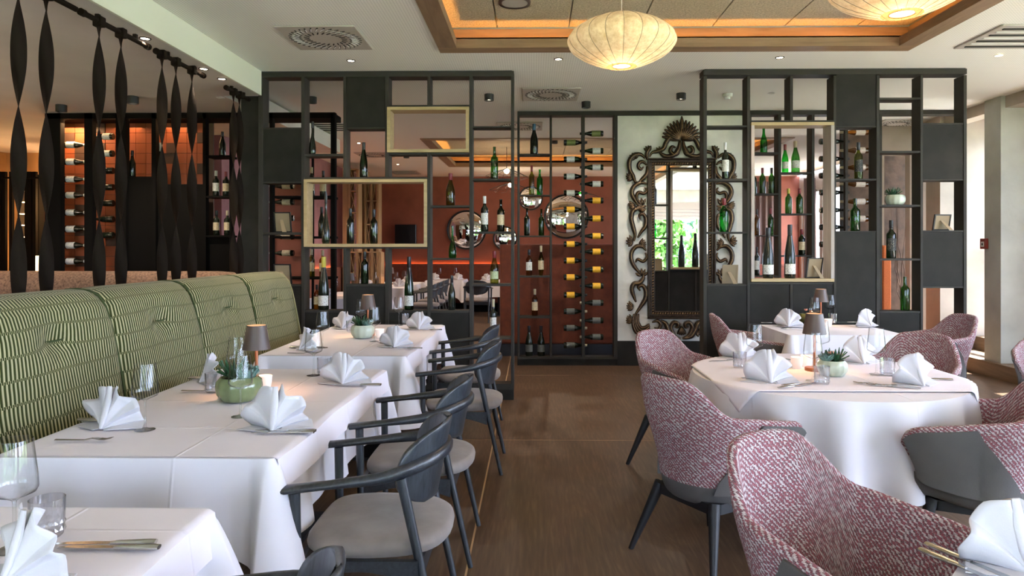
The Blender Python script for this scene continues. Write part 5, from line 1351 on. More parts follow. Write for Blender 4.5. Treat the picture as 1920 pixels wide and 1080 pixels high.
for i, (px, py, z, on, dk, lb) in enumerate([(658, 113, CZ, 1, 1, 'lit recessed downlight above the left partition'), (1047, 110, CZ, 1, 1, 'lit recessed downlight below the coffer near the pendant'), (1462, 107, CZ, 1, 1, 'lit recessed downlight above the right partition'),
                                       (1873, 103, CZ, 1, 0, 'faint recessed downlight near the right edge'), (272, 71, SOF, 1, 1, 'downlight at the end of the front strap rail'), (382, 128, SOF, 1, 1, 'downlight at the end of the second strap rail'),
                                       (416, 147, SOF, 1, 1, 'downlight just before the last strap rail'), (413, 182, SOF, 0, 0, 'unlit white ceiling ring over the dark cabinet'), (1446, 174, CZ, 0, 0, 'unlit white ceiling ring right of the smoke detector'),
                                       (673, 268, CZ, 1, 1, 'bright downlight seen through the third partition column'), (746, 308, CZ, 1, 1, 'bright downlight seen above the wide pale frame')]):
    downlight(lb, px, py, z, on, dk)
x, y = T(965, 4, CZ+.205); t = thing('ceiling_speaker', 'round brown-rimmed speaker in the coffer panels', 'speaker', (x, y, CZ+.195)); obj('rim', MB().lathe([(.125, .010), (.122, -.004), (.10, 0)], 40), 'lampbrown', t, smooth=True); obj('grille', MB().lathe([(0, .001), (.10, .001)], 40), 'vent', t)
def can(label, px, ytop, z=CZ, on=True):
    x, y = T(px, ytop+1, z); t = thing('surface_spotlight', label, 'ceiling light', (x, y, z), 0, 'black surface spotlights')
    obj('can', MB().lathe([(0, 0), (.052, 0), (.052, -.07), (.044, -.07), (.040, -.052), (0, -.052)], 24), 'black', t, smooth=True, auto=40)
    if on:
        obj('lens', MB().lathe([(0, -.056), (.020, -.058)], 16), 'spotglow', t); l = light('spot_bulb', 'SPOT', (0, 0, -.08), 30, (1, .84, .68), .02, spot=125); l.parent = t
for px, yt, z, on, lb in [(917, 176, CZ, 1, 'black can spotlight seen through the top right cell of the left partition'), (1277, 174, CZ, 1, 'black can spotlight left of the right partition'), (1099, 190, CZ, 0, 'black can spotlight above the aisle, unlit'),
                      (585, 181, CZ, 0, 'black can spotlight half hidden by the second post'), (249, 180, SOF, 1, 'black can spotlight above the wine cabinet'), (115, 196, SOF, 0, 'black can spotlight at the far left')]: can(lb, px, yt, z, on)
x, y = T(1364, 176, CZ); t = thing('smoke_detector', 'white smoke detector seen through the right partition top', 'smoke detector', (x, y, CZ)); obj('base', MB().lathe([(0, 0), (.055, 0), (.052, -.03), (.045, -.035), (0, -.035)], 24), 'whiteplastic', t, smooth=True, auto=40); obj('sensor', MB().lathe([(.03, -.035), (.028, -.06), (0, -.062)], 20), 'whiteplastic', t, smooth=True, auto=40)

# ================================================================== STRAPS AND RAILS
XS = -2.72
for (y0, y1, lb) in [(4.15, 4.83, 'front strap rail, dark pipe under the ceiling edge'), (4.98, 5.65, 'second strap rail, dark pipe under the ceiling edge'), (6.12, 6.55, 'last strap rail, next to the partition')]:
    t = thing('strap_rail', lb, 'rail', (XS, (y0+y1)/2, SOF-.04)); h = (y1-y0)/2
    obj('pipe', MB().tube([(0, -h, 0), (0, h, 0)], .017, 12), 'strap', t, smooth=True, auto=60)
    for s in (-1, 1): obj('end_cap', MB().tube([(0, s*(h-.005), 0), (0, s*(h+.03), 0)], .023, 12), 'strap', t, smooth=True, auto=60)
    for s in (-.6, .6): obj('bracket', MB().box(-.012, .012, s*h-.012, s*h+.012, .012, .042), 'strap', t)
t = thing('strap_rail', 'strap rail above the picture edge holding the two leftmost straps', 'rail', (XS, 3.75, SOF-.04)); obj('pipe', MB().tube([(0, -.33, 0), (0, .33, 0)], .017, 12), 'strap', t, smooth=True); obj('bracket', MB().box(-.012, .012, -.012, .012, .012, .042), 'strap', t)
o_ = ['leftmost', 'second', 'third', 'fourth', 'fifth', 'sixth', 'seventh', 'eighth', 'ninth']
for i, px in enumerate([35, 87, 186, 227, 304, 330, 360, 438, 449]):
    # the strap hangs in the plane x = XS
    u = (px-PPX)/FPX; y = XS*(_c+u*_s)/(u*_c-_s)
    zt_, zb_ = SOF-.05, .02; w_ = .0365
    vs = []; fs = []; n = 130
    for k in range(n+1):
        z = zt_+(zb_-zt_)*k/n; a = (z-2.20)/.575*pi+pi/2+atan2(-XS, y)*0
        hang = atan2(y, XS)   # line of sight from the camera; the twist is turned to it
        wx, wy = cos(a), sin(a)
        # flat side shows half-way between the pinches
        dx, dy = w_*cos(a-pi/2+hang+pi/2*0), w_*sin(a-pi/2+hang)
        vs += [(dx, dy, z), (-dx, -dy, z)]
    for k in range(n): fs.append((2*k, 2*k+1, 2*k+3, 2*k+2))
    t = thing('twisted_strap', '%s twisted dark strap counting from the left, hanging from ceiling rail behind the bench' % o_[i], 'strap', (XS, y, 0), 0, 'twisted hanging straps')
    obj('band', MB().add(vs, fs), 'strap', t, smooth=True, mods=[('solid', .004, 0)])
    obj('clamp', MB().box(-.03, .03, -.025, .025, SOF-.075, SOF-.012), 'strap', t, mods=[('bevel', .005, 1)])
# dark end panel next to the partition
struct('wall_end_panel', MB().box(A(452, 300, YP+.02)[0], AX(483.5, YP), YP+.02, YP+.12, 0, SOF), 'rackdark')

# ================================================================== LEFT WINE CABINET
YC = 7.40
wc = thing('wine_cabinet', 'black wine cabinet with glowing orange back wall behind the straps', 'cabinet', (AX(350, YC), YC, 0))
wk = Rack(wc, YC, 350, D=.20, mat='blackmatte')
topz = SOF-.005
def wpost(a, c, zt_=topz, zb_=0): obj('post', MB().box(AX(a, YC), AX(c, YC), YC, YC+.07, zb_, zt_), 'blackmatte', wc)
for a, c in [(84, 113), (158, 173), (217, 236), (284, 292), (380, 386), (430, 434)]: wpost(a, c)
obj('top_board', MB().box(AX(84, YC), AX(625, YC), YC, YC+.30, topz-.06, topz), 'blackmatte', wc)
wpost(620, 628); wpost(505, 511)
# checkered orange back wall made of tiles
orn = MB(); X0, X1 = AX(85, YC+.30), AX(400, YC+.30)
bw = obj('back_wall', MB().box(X0, X1, YC+.30, YC+.32, 0, topz), 'darktile', wc)
rnd = random.Random(3); ts = .115; nx_ = int((X1-X0)/ts); nz_ = int((topz-.9)/ts)
for i in range(nx_):
    for k in range(nz_):
        dark = rnd.random() < .22
        if dark and rnd.random() < .5: continue
        me = cached(('tile', dark), lambda: MB().box(0, ts-.004, -.012, 0, 0, ts-.004).mesh('tile', 'darktile' if dark else 'orangetile'))
        if i*nz_+k < 290: mesh_obj('tile', me, wc, (X0+i*ts, YC+.30-(.006 if dark else 0), .9+k*ts))
# black lower boards that close the middle bays
for a, c, yy in [(236, 284, 330), (292, 380, 345)]:
    obj('board', MB().box(AX(a, YC), AX(c, YC), YC+.05, YC+.08, 0, A(350, yy, YC)[1]), 'blackmatte', wc)
for a, c, yy in [(386, 430, 291), (386, 430, 367), (386, 430, 441)]: wk.shelf(a, c, yy, yy+4)
obj('board', MB().box(AX(386, YC), AX(430, YC), YC+.05, YC+.08, 0, A(400, 441, YC)[1]), 'blackmatte', wc)
for y0_ in (367, 443, 520, 600):
    for a, c in [(511, 620)]:
        obj('shelf', MB().box(AX(a, YC), AX(c, YC), YC, YC+.28, A(560, y0_+4, YC)[1], A(560, y0_, YC)[1]), 'blackmatte', wc)
obj('peg_bar', MB().box(AX(573, YC), AX(576, YC), YC+.2, YC+.24, .3, topz), 'blackmatte', wc)
reroot(wc)
for s_ in (.15, .5, .8): light('cabinet_light', 'AREA', (X0+(X1-X0)*s_, YC+.2, topz-.09), 2.2 if s_ < .3 else 1.0, (1, .55, .25), .3, rot=(R(-12), 0, 0))
light('cabinet_light', 'AREA', (AX(135, YC+.1), YC+.12, topz-.1), 3.0, (1, .6, .3), .2)
Lc = [272, 303.5, 336, 366, 398.5, 429.5, 460, 490]
def lying(label, pa, pb, y, Yc, **kw):
    xa, z = A(pa, y, Yc); xb, _ = A(pb, y, Yc); bottle(label, (xa, Yc, z), H=abs(xb-xa), r=kw.pop('r', .036), kind='burgundy', horiz=1 if xb > xa else -1, **kw)
for i, y in enumerate(Lc): lying('%s white-labelled bottle lying in the orange cabinet bay' % (ordn[i] if i < 7 else 'lowest'), 121, 166, y, YC+.15, glass='g_dark', cap='c_white', lab='l_white', group='bottles in the first orange bay')
for i, y in enumerate([256, 288, 320, 351, 381, 411, 441]): lying('%s bottle lying neck-left behind the fourth strap' % (ordn[i] if i < 6 else 'lowest'), 213, 172, y, YC+.15, glass='g_dark', cap='c_white', lab='l_white' if i < 2 else None, group='bottles in the second orange bay')
for i, (px, y0, y1, kd, cp, lb, w2) in enumerate([(417, 245, 291, 'burgundy', 'c_black', None, 'on the top shelf beside the pink wall'), (405, 318, 367, 'bordeaux', 'c_white', 'l_white', 'left on the middle shelf beside the last straps'), (424, 320, 367, 'bordeaux', 'c_red', 'l_cream', 'right on the middle shelf beside the last straps'),
                                         (406, 395, 441, 'bordeaux', 'c_black', 'l_cream', 'left on the low shelf beside the last straps'), (426.5, 395, 441, 'bordeaux', 'c_cream', 'l_cream', 'right on the low shelf beside the last straps'), (248, 280, 330, 'burgundy', 'c_black', None, 'dim, alone in the third cabinet bay'),
                                         (301, 265, 345, 'burgundy', 'c_white', None, 'dim magnum behind the fifth strap')]):
    Yb = YC+.12; x, z = A(px, y1, Yb); z = A(350, y1, YC)[1]
    H = (y1-y0)*Yb/FPX; bottle(auto_label(kd, 'g_dark', cp, lb, w2), (x, Yb, z+.001), H=H, r=.036 if H < .35 else .05, kind=kd, glass='g_dark', cap=cp, lab=lb, group='bottles in the dark cabinet')
# labelled bottles seen in the left column of the partition
for i, y in enumerate([349, 379, 409, 443.5, 474.5]): lying('%s amber-lit bottle lying behind the leftmost partition column' % ordn[i], 551, 505, y, YC+.22, glass='g_dark', cap='c_white', lab='l_cream', group='bottles behind the leftmost partition column', r=.033)
obj_ = struct('wall_rust_panel', MB().box(AX(505, YC+.42), AX(573, YC+.42), YC+.42, YC+.45, .3, A(500, 342, YC+.42)[1]), 'redwall')
for i, (px, y0, y1, gl, cp, lb, kd, w2) in enumerate([(584, 311, 367, 'g_dark', 'c_cream', 'l_cream', 'bordeaux', 'left of two above the wide pale frame edge'), (606, 319, 367, 'g_dark', 'c_black', 'l_cream', 'bordeaux', 'right of two above the wide pale frame edge'), (603, 387, 443, 'g_dark', 'c_black', None, 'burgundy', 'on the cabinet shelf left in the wide frame'), (584, 469, 520, 'g_olive', 'c_cream', 'l_cream', 'bordeaux', 'left in front of the pink wall glow'), (605, 470, 520, 'g_amber', 'c_cream', 'l_cream', 'bordeaux', 'right in front of the pink wall glow')]):
    Yb = YC+.14; x, z = A(px, y1, Yb); bottle(auto_label(kd, gl, cp, lb, w2), (x, Yb, A(560, y1, YC)[1]+.001), H=(y1-y0)*Yb/FPX, r=.036, kind=kd, glass=gl, cap=cp, lab=lb, group='bottles behind the left partition')

# ================================================================== AMBER CORNER, FAR LEFT
def globe(label, x, y, z, power, col, r=.10):
    t = thing('globe_pendant_lamp', label, 'lamp', (x, y, z), 0, 'globe lamps of the left room')
    obj('cap', MB().lathe([(0, r*1.15), (r*.35, r*1.1), (r*.4, r*.85)], 16), 'black', t, smooth=True)
    obj('cord', MB().cyl((0, 0, r*1.1), .004, SOF-z-r*1.1, 6), 'black', t)
    obj('globe', MB().lathe([(r*sin(pi*i/12), -r*cos(pi*i/12)) for i in range(13)], 20), 'warm', t, smooth=True)
    l = light('globe_bulb', 'POINT', (0, 0, -r-.03), power, col, .05); l.parent = t

YA = 9.6
for i, px in enumerate([2, 9, 22, 51, 57, 66]):
    x = AX(px, YA); t = thing('wooden_pole', '%s dark vertical pole of the screen in the amber corner' % ordn[i], 'pole', (x, YA, 0), 0, 'dark poles of the amber corner'); obj('pole', MB().box(-.022, .022, -.022, .022, 0, A(px, 322, YA)[1]), 'blackmatte', t)
t = thing('rail', 'dark horizontal rail across the amber corner poles', 'rail', (AX(40, YA), YA-.035, A(0, 334, YA)[1])); obj('bar', MB().box(-.5, .35, -.012, .012, -.012, .012), 'blackmatte', t)
sh = thing('display_shelf', 'glowing display shelf with small red boxes at the far left', 'shelf', (AX(62, YA+.3), YA+.3, 0))
for yy in (357, 379, 401, 422, 444, 450):
    z = A(60, yy, YA+.3)[1]; obj('shelf', MB().box(-.14, .14, -.1, .1, z-.01, z), 'warm' if yy < 450 else 'blackmatte', sh)
for s_ in (-.15, .14): obj('side', MB().box(s_, s_+.02, -.1, .1, 0, 2.5), 'blackmatte', sh)
for yy in (379, 422, 357):
    z = A(60, yy, YA+.25)[1]; bx_ = thing('small_box', 'small %s box on the %s glowing shelf' % (('red', 'upper') if yy == 379 else ('red', 'lower') if yy == 422 else ('pale', 'top')), 'box', (AX(61, YA+.25), YA+.25, z+.001), 0, 'boxes on the glowing shelf'); obj('carton', MB().box(-.03, .03, -.03, .03, 0, .065), 'redbox' if yy > 360 else 'l_cream', bx_); obj('lid', MB().box(-.032, .032, -.032, .032, .065, .072), 'redbox' if yy > 360 else 'l_cream', bx_)
x, z = A(73, 510, YA-.3); t = thing('lit_sign', 'small warm lit panel standing at the far left', 'lamp', (x, YA-.3, z)); obj('panel', MB().box(-.04, .05, -.01, .01, 0, .22), 'litpicture', t); obj('stand', MB().box(-.05, .06, -.05, .05, -.5, 0), 'blackmatte', t)
sb = thing('sideboard', 'low dark sideboard behind the leftmost straps', 'cabinet', (-6.9, 9.0, 0)); obj('body', MB().box(-.9, .9, -.25, .25, 0, 1.10), 'blackmatte', sb); obj('top', MB().box(-.92, .92, -.27, .27, 1.10, 1.14), 'coffer', sb)
globe('added globe lamp hidden behind the wine cabinet to light the amber corner', -6.6, 9.6, 2.2, 30, (1, .58, .25))  # out-of-sight fixture added around a fill light for the amber walls
globe('added unseen globe lamp in the left room nearest the camera', -5.2, 3.2, 2.0, 16, (1, .84, .68))  # off-camera lamp added to brighten the left soffit
globe('added unseen globe lamp in the left room beyond the first', -5.4, 5.0, 2.1, 10, (1, .84, .68))  # second off-camera lamp added for the same soffit
globe('small amber globe lamp in the far left corner', -7.45, 9.9, 1.6, 12, (1, .6, .25), .045)

# ================================================================== ORNATE MIRROR
YM = YB+.045
mr = thing('ornate_mirror', 'tall mirror in a dark carved baroque frame with palmette crest', 'mirror', (AX(1277, YM), YM, 0))
def MP(px, py, d=0): x, z = A(px, py, YM); return Vector((x-mr.location.x, -d, z))
Lx, Rx_, Ty, By = 1213.4, 1340.5, 296.8, 597.5
def mould(k, d0, d1, mat, name, smoothf=False):
    "frame ring between insets k[0] and k[1] in pixels"
    a, c = k
    for nm, (p0, p1, q0, q1) in dict(t=(Lx+a, Rx_-a, Ty+a, Ty+c), b=(Lx+a, Rx_-a, By-c, By-a), l=(Lx+a, Lx+c, Ty+c, By-c), r=(Rx_-c, Rx_-a, Ty+c, By-c)).items():
        A0, A1 = MP(p0, q1), MP(p1, q0); obj(name, MB().box(A0.x, A1.x, -d1, -d0, A0.z, A1.z), mat, mr, mods=[('bevel', .006, 2)])
mould((0, 3), 0, .055, 'bronze', 'outer_moulding'); mould((3, 8), 0, .035, 'bronze', 'middle_moulding'); mould((12, 14), 0, .026, 'bronze', 'inner_moulding')
# gadroon bead row
b = MB(); 
def gad(p0, q0, p1, q1, n, hor):
    for k in range(n):
        t_ = (k+.5)/n; c = MP(p0+(p1-p0)*t_, q0+(q1-q0)*t_, .020); 
        a_ = Vector((.014, 0, .010)) if not hor else Vector((.008, 0, .014))
        b.tube([c-a_, c, c+a_], [(.004, .004), (.0105, .0105), (.004, .004)], 6, up=(0, 1, 0))
gad(Lx+10, Ty+8, Lx+10, By-8, 56, False); gad(Rx_-10, Ty+8, Rx_-10, By-8, 56, False); gad(Lx+8, Ty+10, Rx_-8, Ty+10, 24, True); gad(Lx+8, By-10, Rx_-8, By-10, 24, True)
o = obj('gadroon_row', b, 'giltedge', mr, smooth=True); o['kind'] = 'stuff'
A0, A1 = MP(Lx+8, By-8), MP(Rx_-8, Ty+8); obj('gadroon_bed', MB().box(A0.x, A1.x, -.008, 0, A0.z, A1.z), 'bronze', mr)
A0, A1 = MP(Lx+13, By-13), MP(Rx_-13, Ty+13); obj('mirror_glass', MB().box(A0.x, A1.x, -.014, -.009, A0.z, A1.z), 'mirror', mr)
def catmull(P, n=8):
    P = [P[0]]+P+[P[-1]]; out = []
    for i in range(1, len(P)-2):
        for k in range(n):
            t_ = k/n; a, b_, c, d = P[i-1:i+3]
            out.append(tuple(.5*((2*b_[q])+(-a[q]+c[q])*t_+(2*a[q]-5*b_[q]+4*c[q]-d[q])*t_*t_+(-a[q]+3*b_[q]-3*c[q]+d[q])*t_**3) for q in (0, 1)))
    out.append(P[-2]); return out
CXM = (Lx+Rx_)/2
def scroll(pts, w0, w1, name='scroll', both=True, d=.022, mat='bronze'):
    for sgn in ((1, -1) if both else (1,)):
        c = catmull([p if sgn > 0 else (2*CXM-p[0], p[1]) for p in pts]); n = len(c)
        P = [MP(p[0], p[1], d+.012*sin(pi*i/(n-1))) for i, p in enumerate(c)]
        sc_ = YM/FPX; wd = [(w0+(w1-w0)*i/(n-1)) for i in range(n)]; wd = [w_*sc_*1.5*min(1, .35+2.5*min(i, n-1-i)/n) for i, w_ in enumerate(wd)]
        q = MB(); q.tube(P, [(w_, w_*.85) for w_ in wd], 8, up=(0, 1, 0))
        # raised ridge that catches the light
        par_ = obj(name, q, mat, mr, smooth=True, auto=70)
        q = MB(); q.tube([p+Vector((0, -w_*.76, 0)) for p, w_ in zip(P, wd)], [w_*.22 for w_ in wd], 6, up=(0, 1, 0)); obj('scroll_ridge', q, 'giltedge', par_, smooth=True, auto=70)
def leaf_fan(px, py, n, a0, a1, Lp, wp, name='acanthus_leaf', both=True, d=.03):
    for sgn in ((1, -1) if both else (1,)):
        for k in range(n):
            a = R(a0+(a1-a0)*(k/(n-1) if n > 1 else .5)); q = MB(); P = []; wd = []
            for i in range(8):
                t_ = i/7; r_ = Lp*t_; x = px+cos(a)*r_; y = py-sin(a)*r_+1.5*sin(pi*t_)
                if sgn < 0: x = 2*CXM-x
                P.append(MP(x, y, d*(.5+.7*sin(pi*t_*.8)))); wd.append(wp*1.25*YM/FPX*(.25+sin(pi*min(1, t_*.9+.08))*.9))
            q.tube(P, [(w_, w_*.55) for w_ in wd], 8, up=(0, 1, 0)); par_ = obj(name, q, 'bronze', mr, smooth=True, auto=80)
            q = MB(); q.tube([p+Vector((0, -w_*.4, 0)) for p, w_ in zip(P, wd)], [w_*.22 for w_ in wd], 5, up=(0, 1, 0)); obj('leaf_rib', q, 'giltedge', par_, smooth=True)
# crest palmette
leaf_fan(CXM, 262, 8, 88, 8, 37, 3.6, 'palmette_leaf')
leaf_fan(CXM, 260, 1, 90, 90, 41, 3.6, 'palmette_leaf', both=False, d=.045)
leaf_fan(CXM, 262, 7, 84, 14, 24, 2.6, 'palmette_leaf', d=.055)
scroll([(CXM-2, 262), (1268, 254), (1256, 258), (1248, 268), (1243, 279), (1233, 284), (1222, 287), (1217, 295)], 3.4, 2.6)
scroll([(CXM-3, 264), (CXM-5, 278), (1264, 290), (1250, 294), (1240, 290), (1234, 283)], 3.8, 2.4)
scroll([(CXM-3, 272), (1270, 287), (1262, 290), (1256, 284), (1259, 276), (1266, 277)], 3.0, 2.6)
scroll([(1213, 300), (1212, 288), (1217, 278), (1215, 276)], 3.2, 2.0)
leaf_fan(1216, 284, 4, 150, 70, 11, 2.0); leaf_fan(1190, 298, 5, 175, 60, 12, 2.2); leaf_fan(1236, 284, 3, 130, 60, 9, 1.8)
# side chains
scroll([(1209, 297), (1200, 290), (1188, 292), (1180, 302), (1180, 318), (1186, 330), (1190, 340), (1196, 345)], 3.4, 2.6)
scroll([(1212, 310), (1205, 304), (1198, 306), (1196, 313), (1201, 318), (1206, 313)], 2.6, 2.2)
scroll([(1212, 312), (1213, 324), (1206, 334), (1197, 342)], 2.6, 3.0)
scroll([(1212, 345), (1200, 343), (1188, 350), (1184, 362), (1190, 376), (1198, 384)], 3.2, 2.8)
scroll([(1208, 352), (1212, 358), (1206, 363), (1197, 361), (1193, 368), (1196, 380)], 2.0, 2.6)
scroll([(1211, 386), (1198, 390), (1186, 396), (1183, 410), (1186, 424), (1190, 440), (1188, 452)], 3.2, 3.0)
scroll([(1200, 412), (1198, 404), (1205, 402), (1210, 410), (1209, 424), (1202, 434), (1195, 446)], 2.2, 3.0)
scroll([(1211, 470), (1204, 463), (1193, 462), (1184, 472), (1183, 486), (1188, 498), (1196, 508), (1204, 512)], 3.0, 2.8)
scroll([(1209, 474), (1212, 482), (1205, 490), (1195, 486), (1191, 492)], 2.4, 2.0)
scroll([(1206, 512), (1205, 522), (1198, 530), (1188, 532), (1184, 542), (1188, 556), (1192, 566)], 3.2, 3.0)
scroll([(1200, 545), (1196, 538), (1204, 535), (1210, 545), (1209, 560), (1200, 575), (1190, 590)], 2.4, 3.4)
for q in range(4): scroll([(1189-1+3*q, 588), (1186+3.2*q, 606-q), (1192+3*q, 622-3*q), (1206+q, 628-5*q), (1216, 620-4*q), (1213, 610)], 2.6, 2.0)
for (px, py, a0, a1) in [(1186, 332, 215, 130), (1203, 384, 200, 60), (1190, 384, 230, 150), (1186, 452, 230, 120), (1198, 458, 60, -20), (1203, 516, 160, 30), (1187, 574, 215, 130), (1186, 600, 200, 120), (1198, 396, 90, 20)]: leaf_fan(px, py, 5, a0, a1, 13, 2.3)
# bottom scrolls
scroll([(1222, 604), (1232, 601), (1238, 608), (1234, 616), (1226, 614)], 2.6, 2.2)
scroll([(1238, 600), (1247, 606), (1252, 618), (1260, 630), (CXM-2, 634)], 3.2, 3.4)
scroll([(CXM-2, 634), (1264, 628), (1257, 614), (1262, 604), (1270, 606), (1269, 613), (1264, 612)], 3.0, 2.4)
leaf_fan(1250, 618, 4, 250, 170, 14, 2.2); leaf_fan(CXM, 612, 5, 300, 240, 16, 2.6)

# ================================================================== BACK ROOM
Wz = lambda py, Y: A(1000, py, Y)[1]
# banquettes with glow strips
zt2 = Wz(495.5, YW-.5)
bq = thing('banquette', 'long rust banquette under the glowing line of the far red wall', 'bench', (0, YW-.5, 0)); obj('back', MB().box(-3.4, 6.0, .30, .47, .25, zt2), 'velvetred', bq, mods=[('bevel', .03, 2)]); obj('seat', MB().box(-3.4, 6.0, -.25, .30, .2, .46), 'velvetred', bq, mods=[('bevel', .03, 2)]); obj('base', MB().box(-3.3, 5.9, -.15, .4, 0, .2), 'blackmatte', bq)
st_ = thing('light_strip', 'glowing orange light strip on top of the far banquette', 'lamp', (0, YW-.02, zt2-.03)); obj('strip', MB().box(-3.5, 6.0, -.009, .009, -.01, .01), 'ledred', st_)
b2 = thing('banquette', 'rust banquette along the pink wall', 'bench', (-3.8, 12, 0)); obj('back', MB().box(-.2, .0, -2.9, 2.0, .25, 1.07), 'velvetred', b2, mods=[('bevel', .03, 2)]); obj('seat', MB().box(0, .5, -2.9, 2.0, .0, .46), 'velvetred', b2)
st_ = thing('light_strip', 'glowing orange light strip along the pink wall', 'lamp', (-4.015, 11.6, 1.045)); obj('strip', MB().box(-.007, .007, -2.5, 2.3, -.01, .01), 'ledred', st_)
# wooden racks against the left end
def xrack(label, x, y, w, h, rows, n=1):
    t = thing('bottle_rack', label, 'shelf', (x, y, 0), 0, 'pale wooden bottle racks')
    for s in range(n+1): obj('upright', MB().box(s*w/n-.02, s*w/n+.02, 0, .3, 0, h), 'rackwood', t)
    hh = h/rows
    for k in range(rows+1): obj('crossbar', MB().box(0, w, 0, .28, k*hh-.012 if k else 0, k*hh+.012), 'rackwood', t)
    for k in range(rows):
        for s in range(n):
            x0_, x1_ = s*w/n+.02, (s+1)*w/n-.02
            for a, c in (((x0_, k*hh+.012), (x1_, (k+1)*hh-.012)), ((x1_, k*hh+.012), (x0_, (k+1)*hh-.012))): obj('diagonal', MB().tube([(a[0], .02, a[1]), (c[0], .02, c[1])], .008, 4), 'rackwood', t)
    return t
xrack('tall narrow cross-braced wooden rack beside the pink wall', AX(655, 13.6), 13.6, AX(670, 13.6)-AX(655, 13.6), 3.0, 7)
t = thing('timber_post', 'wide pale timber post beside the cross-braced rack', 'panel', (AX(649, 13.62), 13.62, 0)); obj('board', MB().box(-.07, .04, 0, .3, 0, 3.05), 'rackwood', t)
t = thing('timber_post', 'narrow timber post between the two pale racks', 'panel', (AX(678, 14.3), 14.3, 0)); obj('board', MB().box(-.06, .10, 0, .3, 0, 3.05), 'rackwood', t)
xrack('wooden rack with bottles left of the red wall', AX(685, 14.2), 14.2, AX(708, 14.2)-AX(685, 14.2), 2.9, 6, 2)
xrack('low cross-braced wooden rack behind the far tables', AX(655, 12.9), 12.9, AX(712, 12.9)-AX(655, 12.9), 1.37, 2, 4)
# tv
x, z = A(760, 440, YW-.12); t = thing('television', 'dark television on the far red wall', 'television', (x, YW-.10, z)); obj('screen', MB().box(-.24, .24, -.03, -.02, -.22, .23), 'screen', t); obj('housing', MB().box(-.25, .25, -.02, .08, -.23, .24), 'black', t, mods=[('bevel', .01, 1)])
# round mirrors
def round_mirror(label, px, py, rpx, Y, rim=True):
    x, z = A(px, py, Y); r = rpx*Y/FPX; t = thing('round_mirror', label, 'mirror', (x, Y, z), 0, 'round convex mirrors')
    obj('glass', MB().lathe([(r*sin(q), -.12*r*cos(q)) for q in [i*pi/2/8 for i in range(9)]], 48), 'mirror', t, rot=(R(90)*1, 0, 0), smooth=True)
    obj('rim', MB().lathe([(r, .0), (r*1.03, 0), (r*1.03, -.05), (r, -.05)], 48), 'black', t, rot=(R(90), 0, 0))
    for ch in t.children: ch.rotation_euler = (R(-90), 0, 0)
    return t
round_mirror('large round convex mirror left on the far red wall', 875, 431, 36, YW-.004)
round_mirror('small round convex mirror above the booth', 947, 447, 22, YW-.004)
round_mirror('round convex mirror behind the second rack shelf', 995, 372, 22, YW-.004)
round_mirror('large round convex mirror behind the pegged bottles', 1062, 406, 41, YW-.004)
# wire pendants
def wire_pendant(label, px, py, Y, r=.5):
    x, z = A(px, py, Y); t = thing('wire_pendant_lamp', label, 'lamp', (x, Y, z), 0, 'black wire pendant lamps'); rnd = random.Random(px)
    for k in range(14):
        a = 2*pi*k/14; r1 = r*(.75+.25*rnd.random()); obj('wire', MB().tube([(0, 0, .06), (cos(a)*r1*.6, sin(a)*r1*.6, -.02), (cos(a)*r1, sin(a)*r1, -.10), (cos(a+.35)*r1*.8, sin(a+.35)*r1*.8, -.13)], .004, 4), 'black', t)
    obj('bulb', MB().lathe([(.0, -.04), (.04, -.02), (.055, .02), (.03, .05), (0, .06)], 14), 'spotglow', t, smooth=True); obj('cord', MB().cyl((0, 0, .06), .005, (CZ+.205 if C2[2] < Y < C2[3] else CZ)-z-.06, 6), 'black', t)
    l = light('pendant_bulb', 'POINT', (0, 0, -.15), 5, (1, .72, .45), .06); l.parent = t
wire_pendant('black wire pendant seen through the right column of the left partition', 950, 322, 13.0); wire_pendant('black wire pendant just below the other one', 957, 348, 14.8)
wire_pendant('black wire pendant behind the pegged bottles', 1090, 364, 13.8)
# tables and chairs of the back room
def far_table(label, x0, x1, y0, y1, seed, lamp=False):
    cx, cy_ = (x0+x1)/2, (y0+y1)/2
    leg_table('dining_table', 'back room table under white cloth, '+label, (cx, cy_, 0), x1-x0, y1-y0)
    c = obj('tablecloth', rect_cloth(x1-x0, y1-y0, .32, seed=seed, n=120, rows=5), 'cloth', loc=(cx, cy_, CLZ-.003), smooth=True, auto=50); tag(c, 'white tablecloth in the back room, '+label, 'tablecloth', 'white tablecloths of the back room')
    for k in range(int((y1-y0)/.8)):
        for s in (-1, 1):
            yy = y0+.4+.8*k; napkin('back room napkin on the %s, %s, %s' % ('left' if s < 0 else 'right', ['nearest', 'second', 'third'][k], label), cx+s*(x1-x0)*.32, yy, 0, 1.0, k+2)
            wine_glass('back room wine glass on the %s, %s, %s' % ('left' if s < 0 else 'right', ['nearest', 'second', 'third'][k], label), cx+s*(x1-x0)*.22, yy+.2)
    if lamp: table_lamp('small lamp in the back room, '+label, cx, cy_, power=1.6)
far_table('left row before the racks', -3.15, -2.25, 12.0, 14.2, 21, True)
far_table('beside the pink wall banquette', -3.1, -2.3, 9.4, 11.0, 22, True)
far_table('far banquette, left of the booth', -2.3, -1.5, 14.7, 15.7, 23)
far_table('far banquette, behind the booth', -1.15, -.3, 14.4, 15.4, 24)
for i, (x, y) in enumerate([(-1.95, 12.4), (-1.95, 13.2), (-1.95, 14.0), (-1.1, 13.6)]): armchair('dark armchair in the back room, %s from the front' % ordn[i].replace('topmost', 'first'), x, y, pi/2 if i < 3 else 0, 'armchairs in the back room')
bt = thing('banquette', 'orange upholstered bench end seen through the right partition', 'bench', (AX(1664, 9.0), 9.0, 0)); x0_, x1_ = AX(1655, 9.0)-bt.location.x, AX(1672, 9.0)-bt.location.x
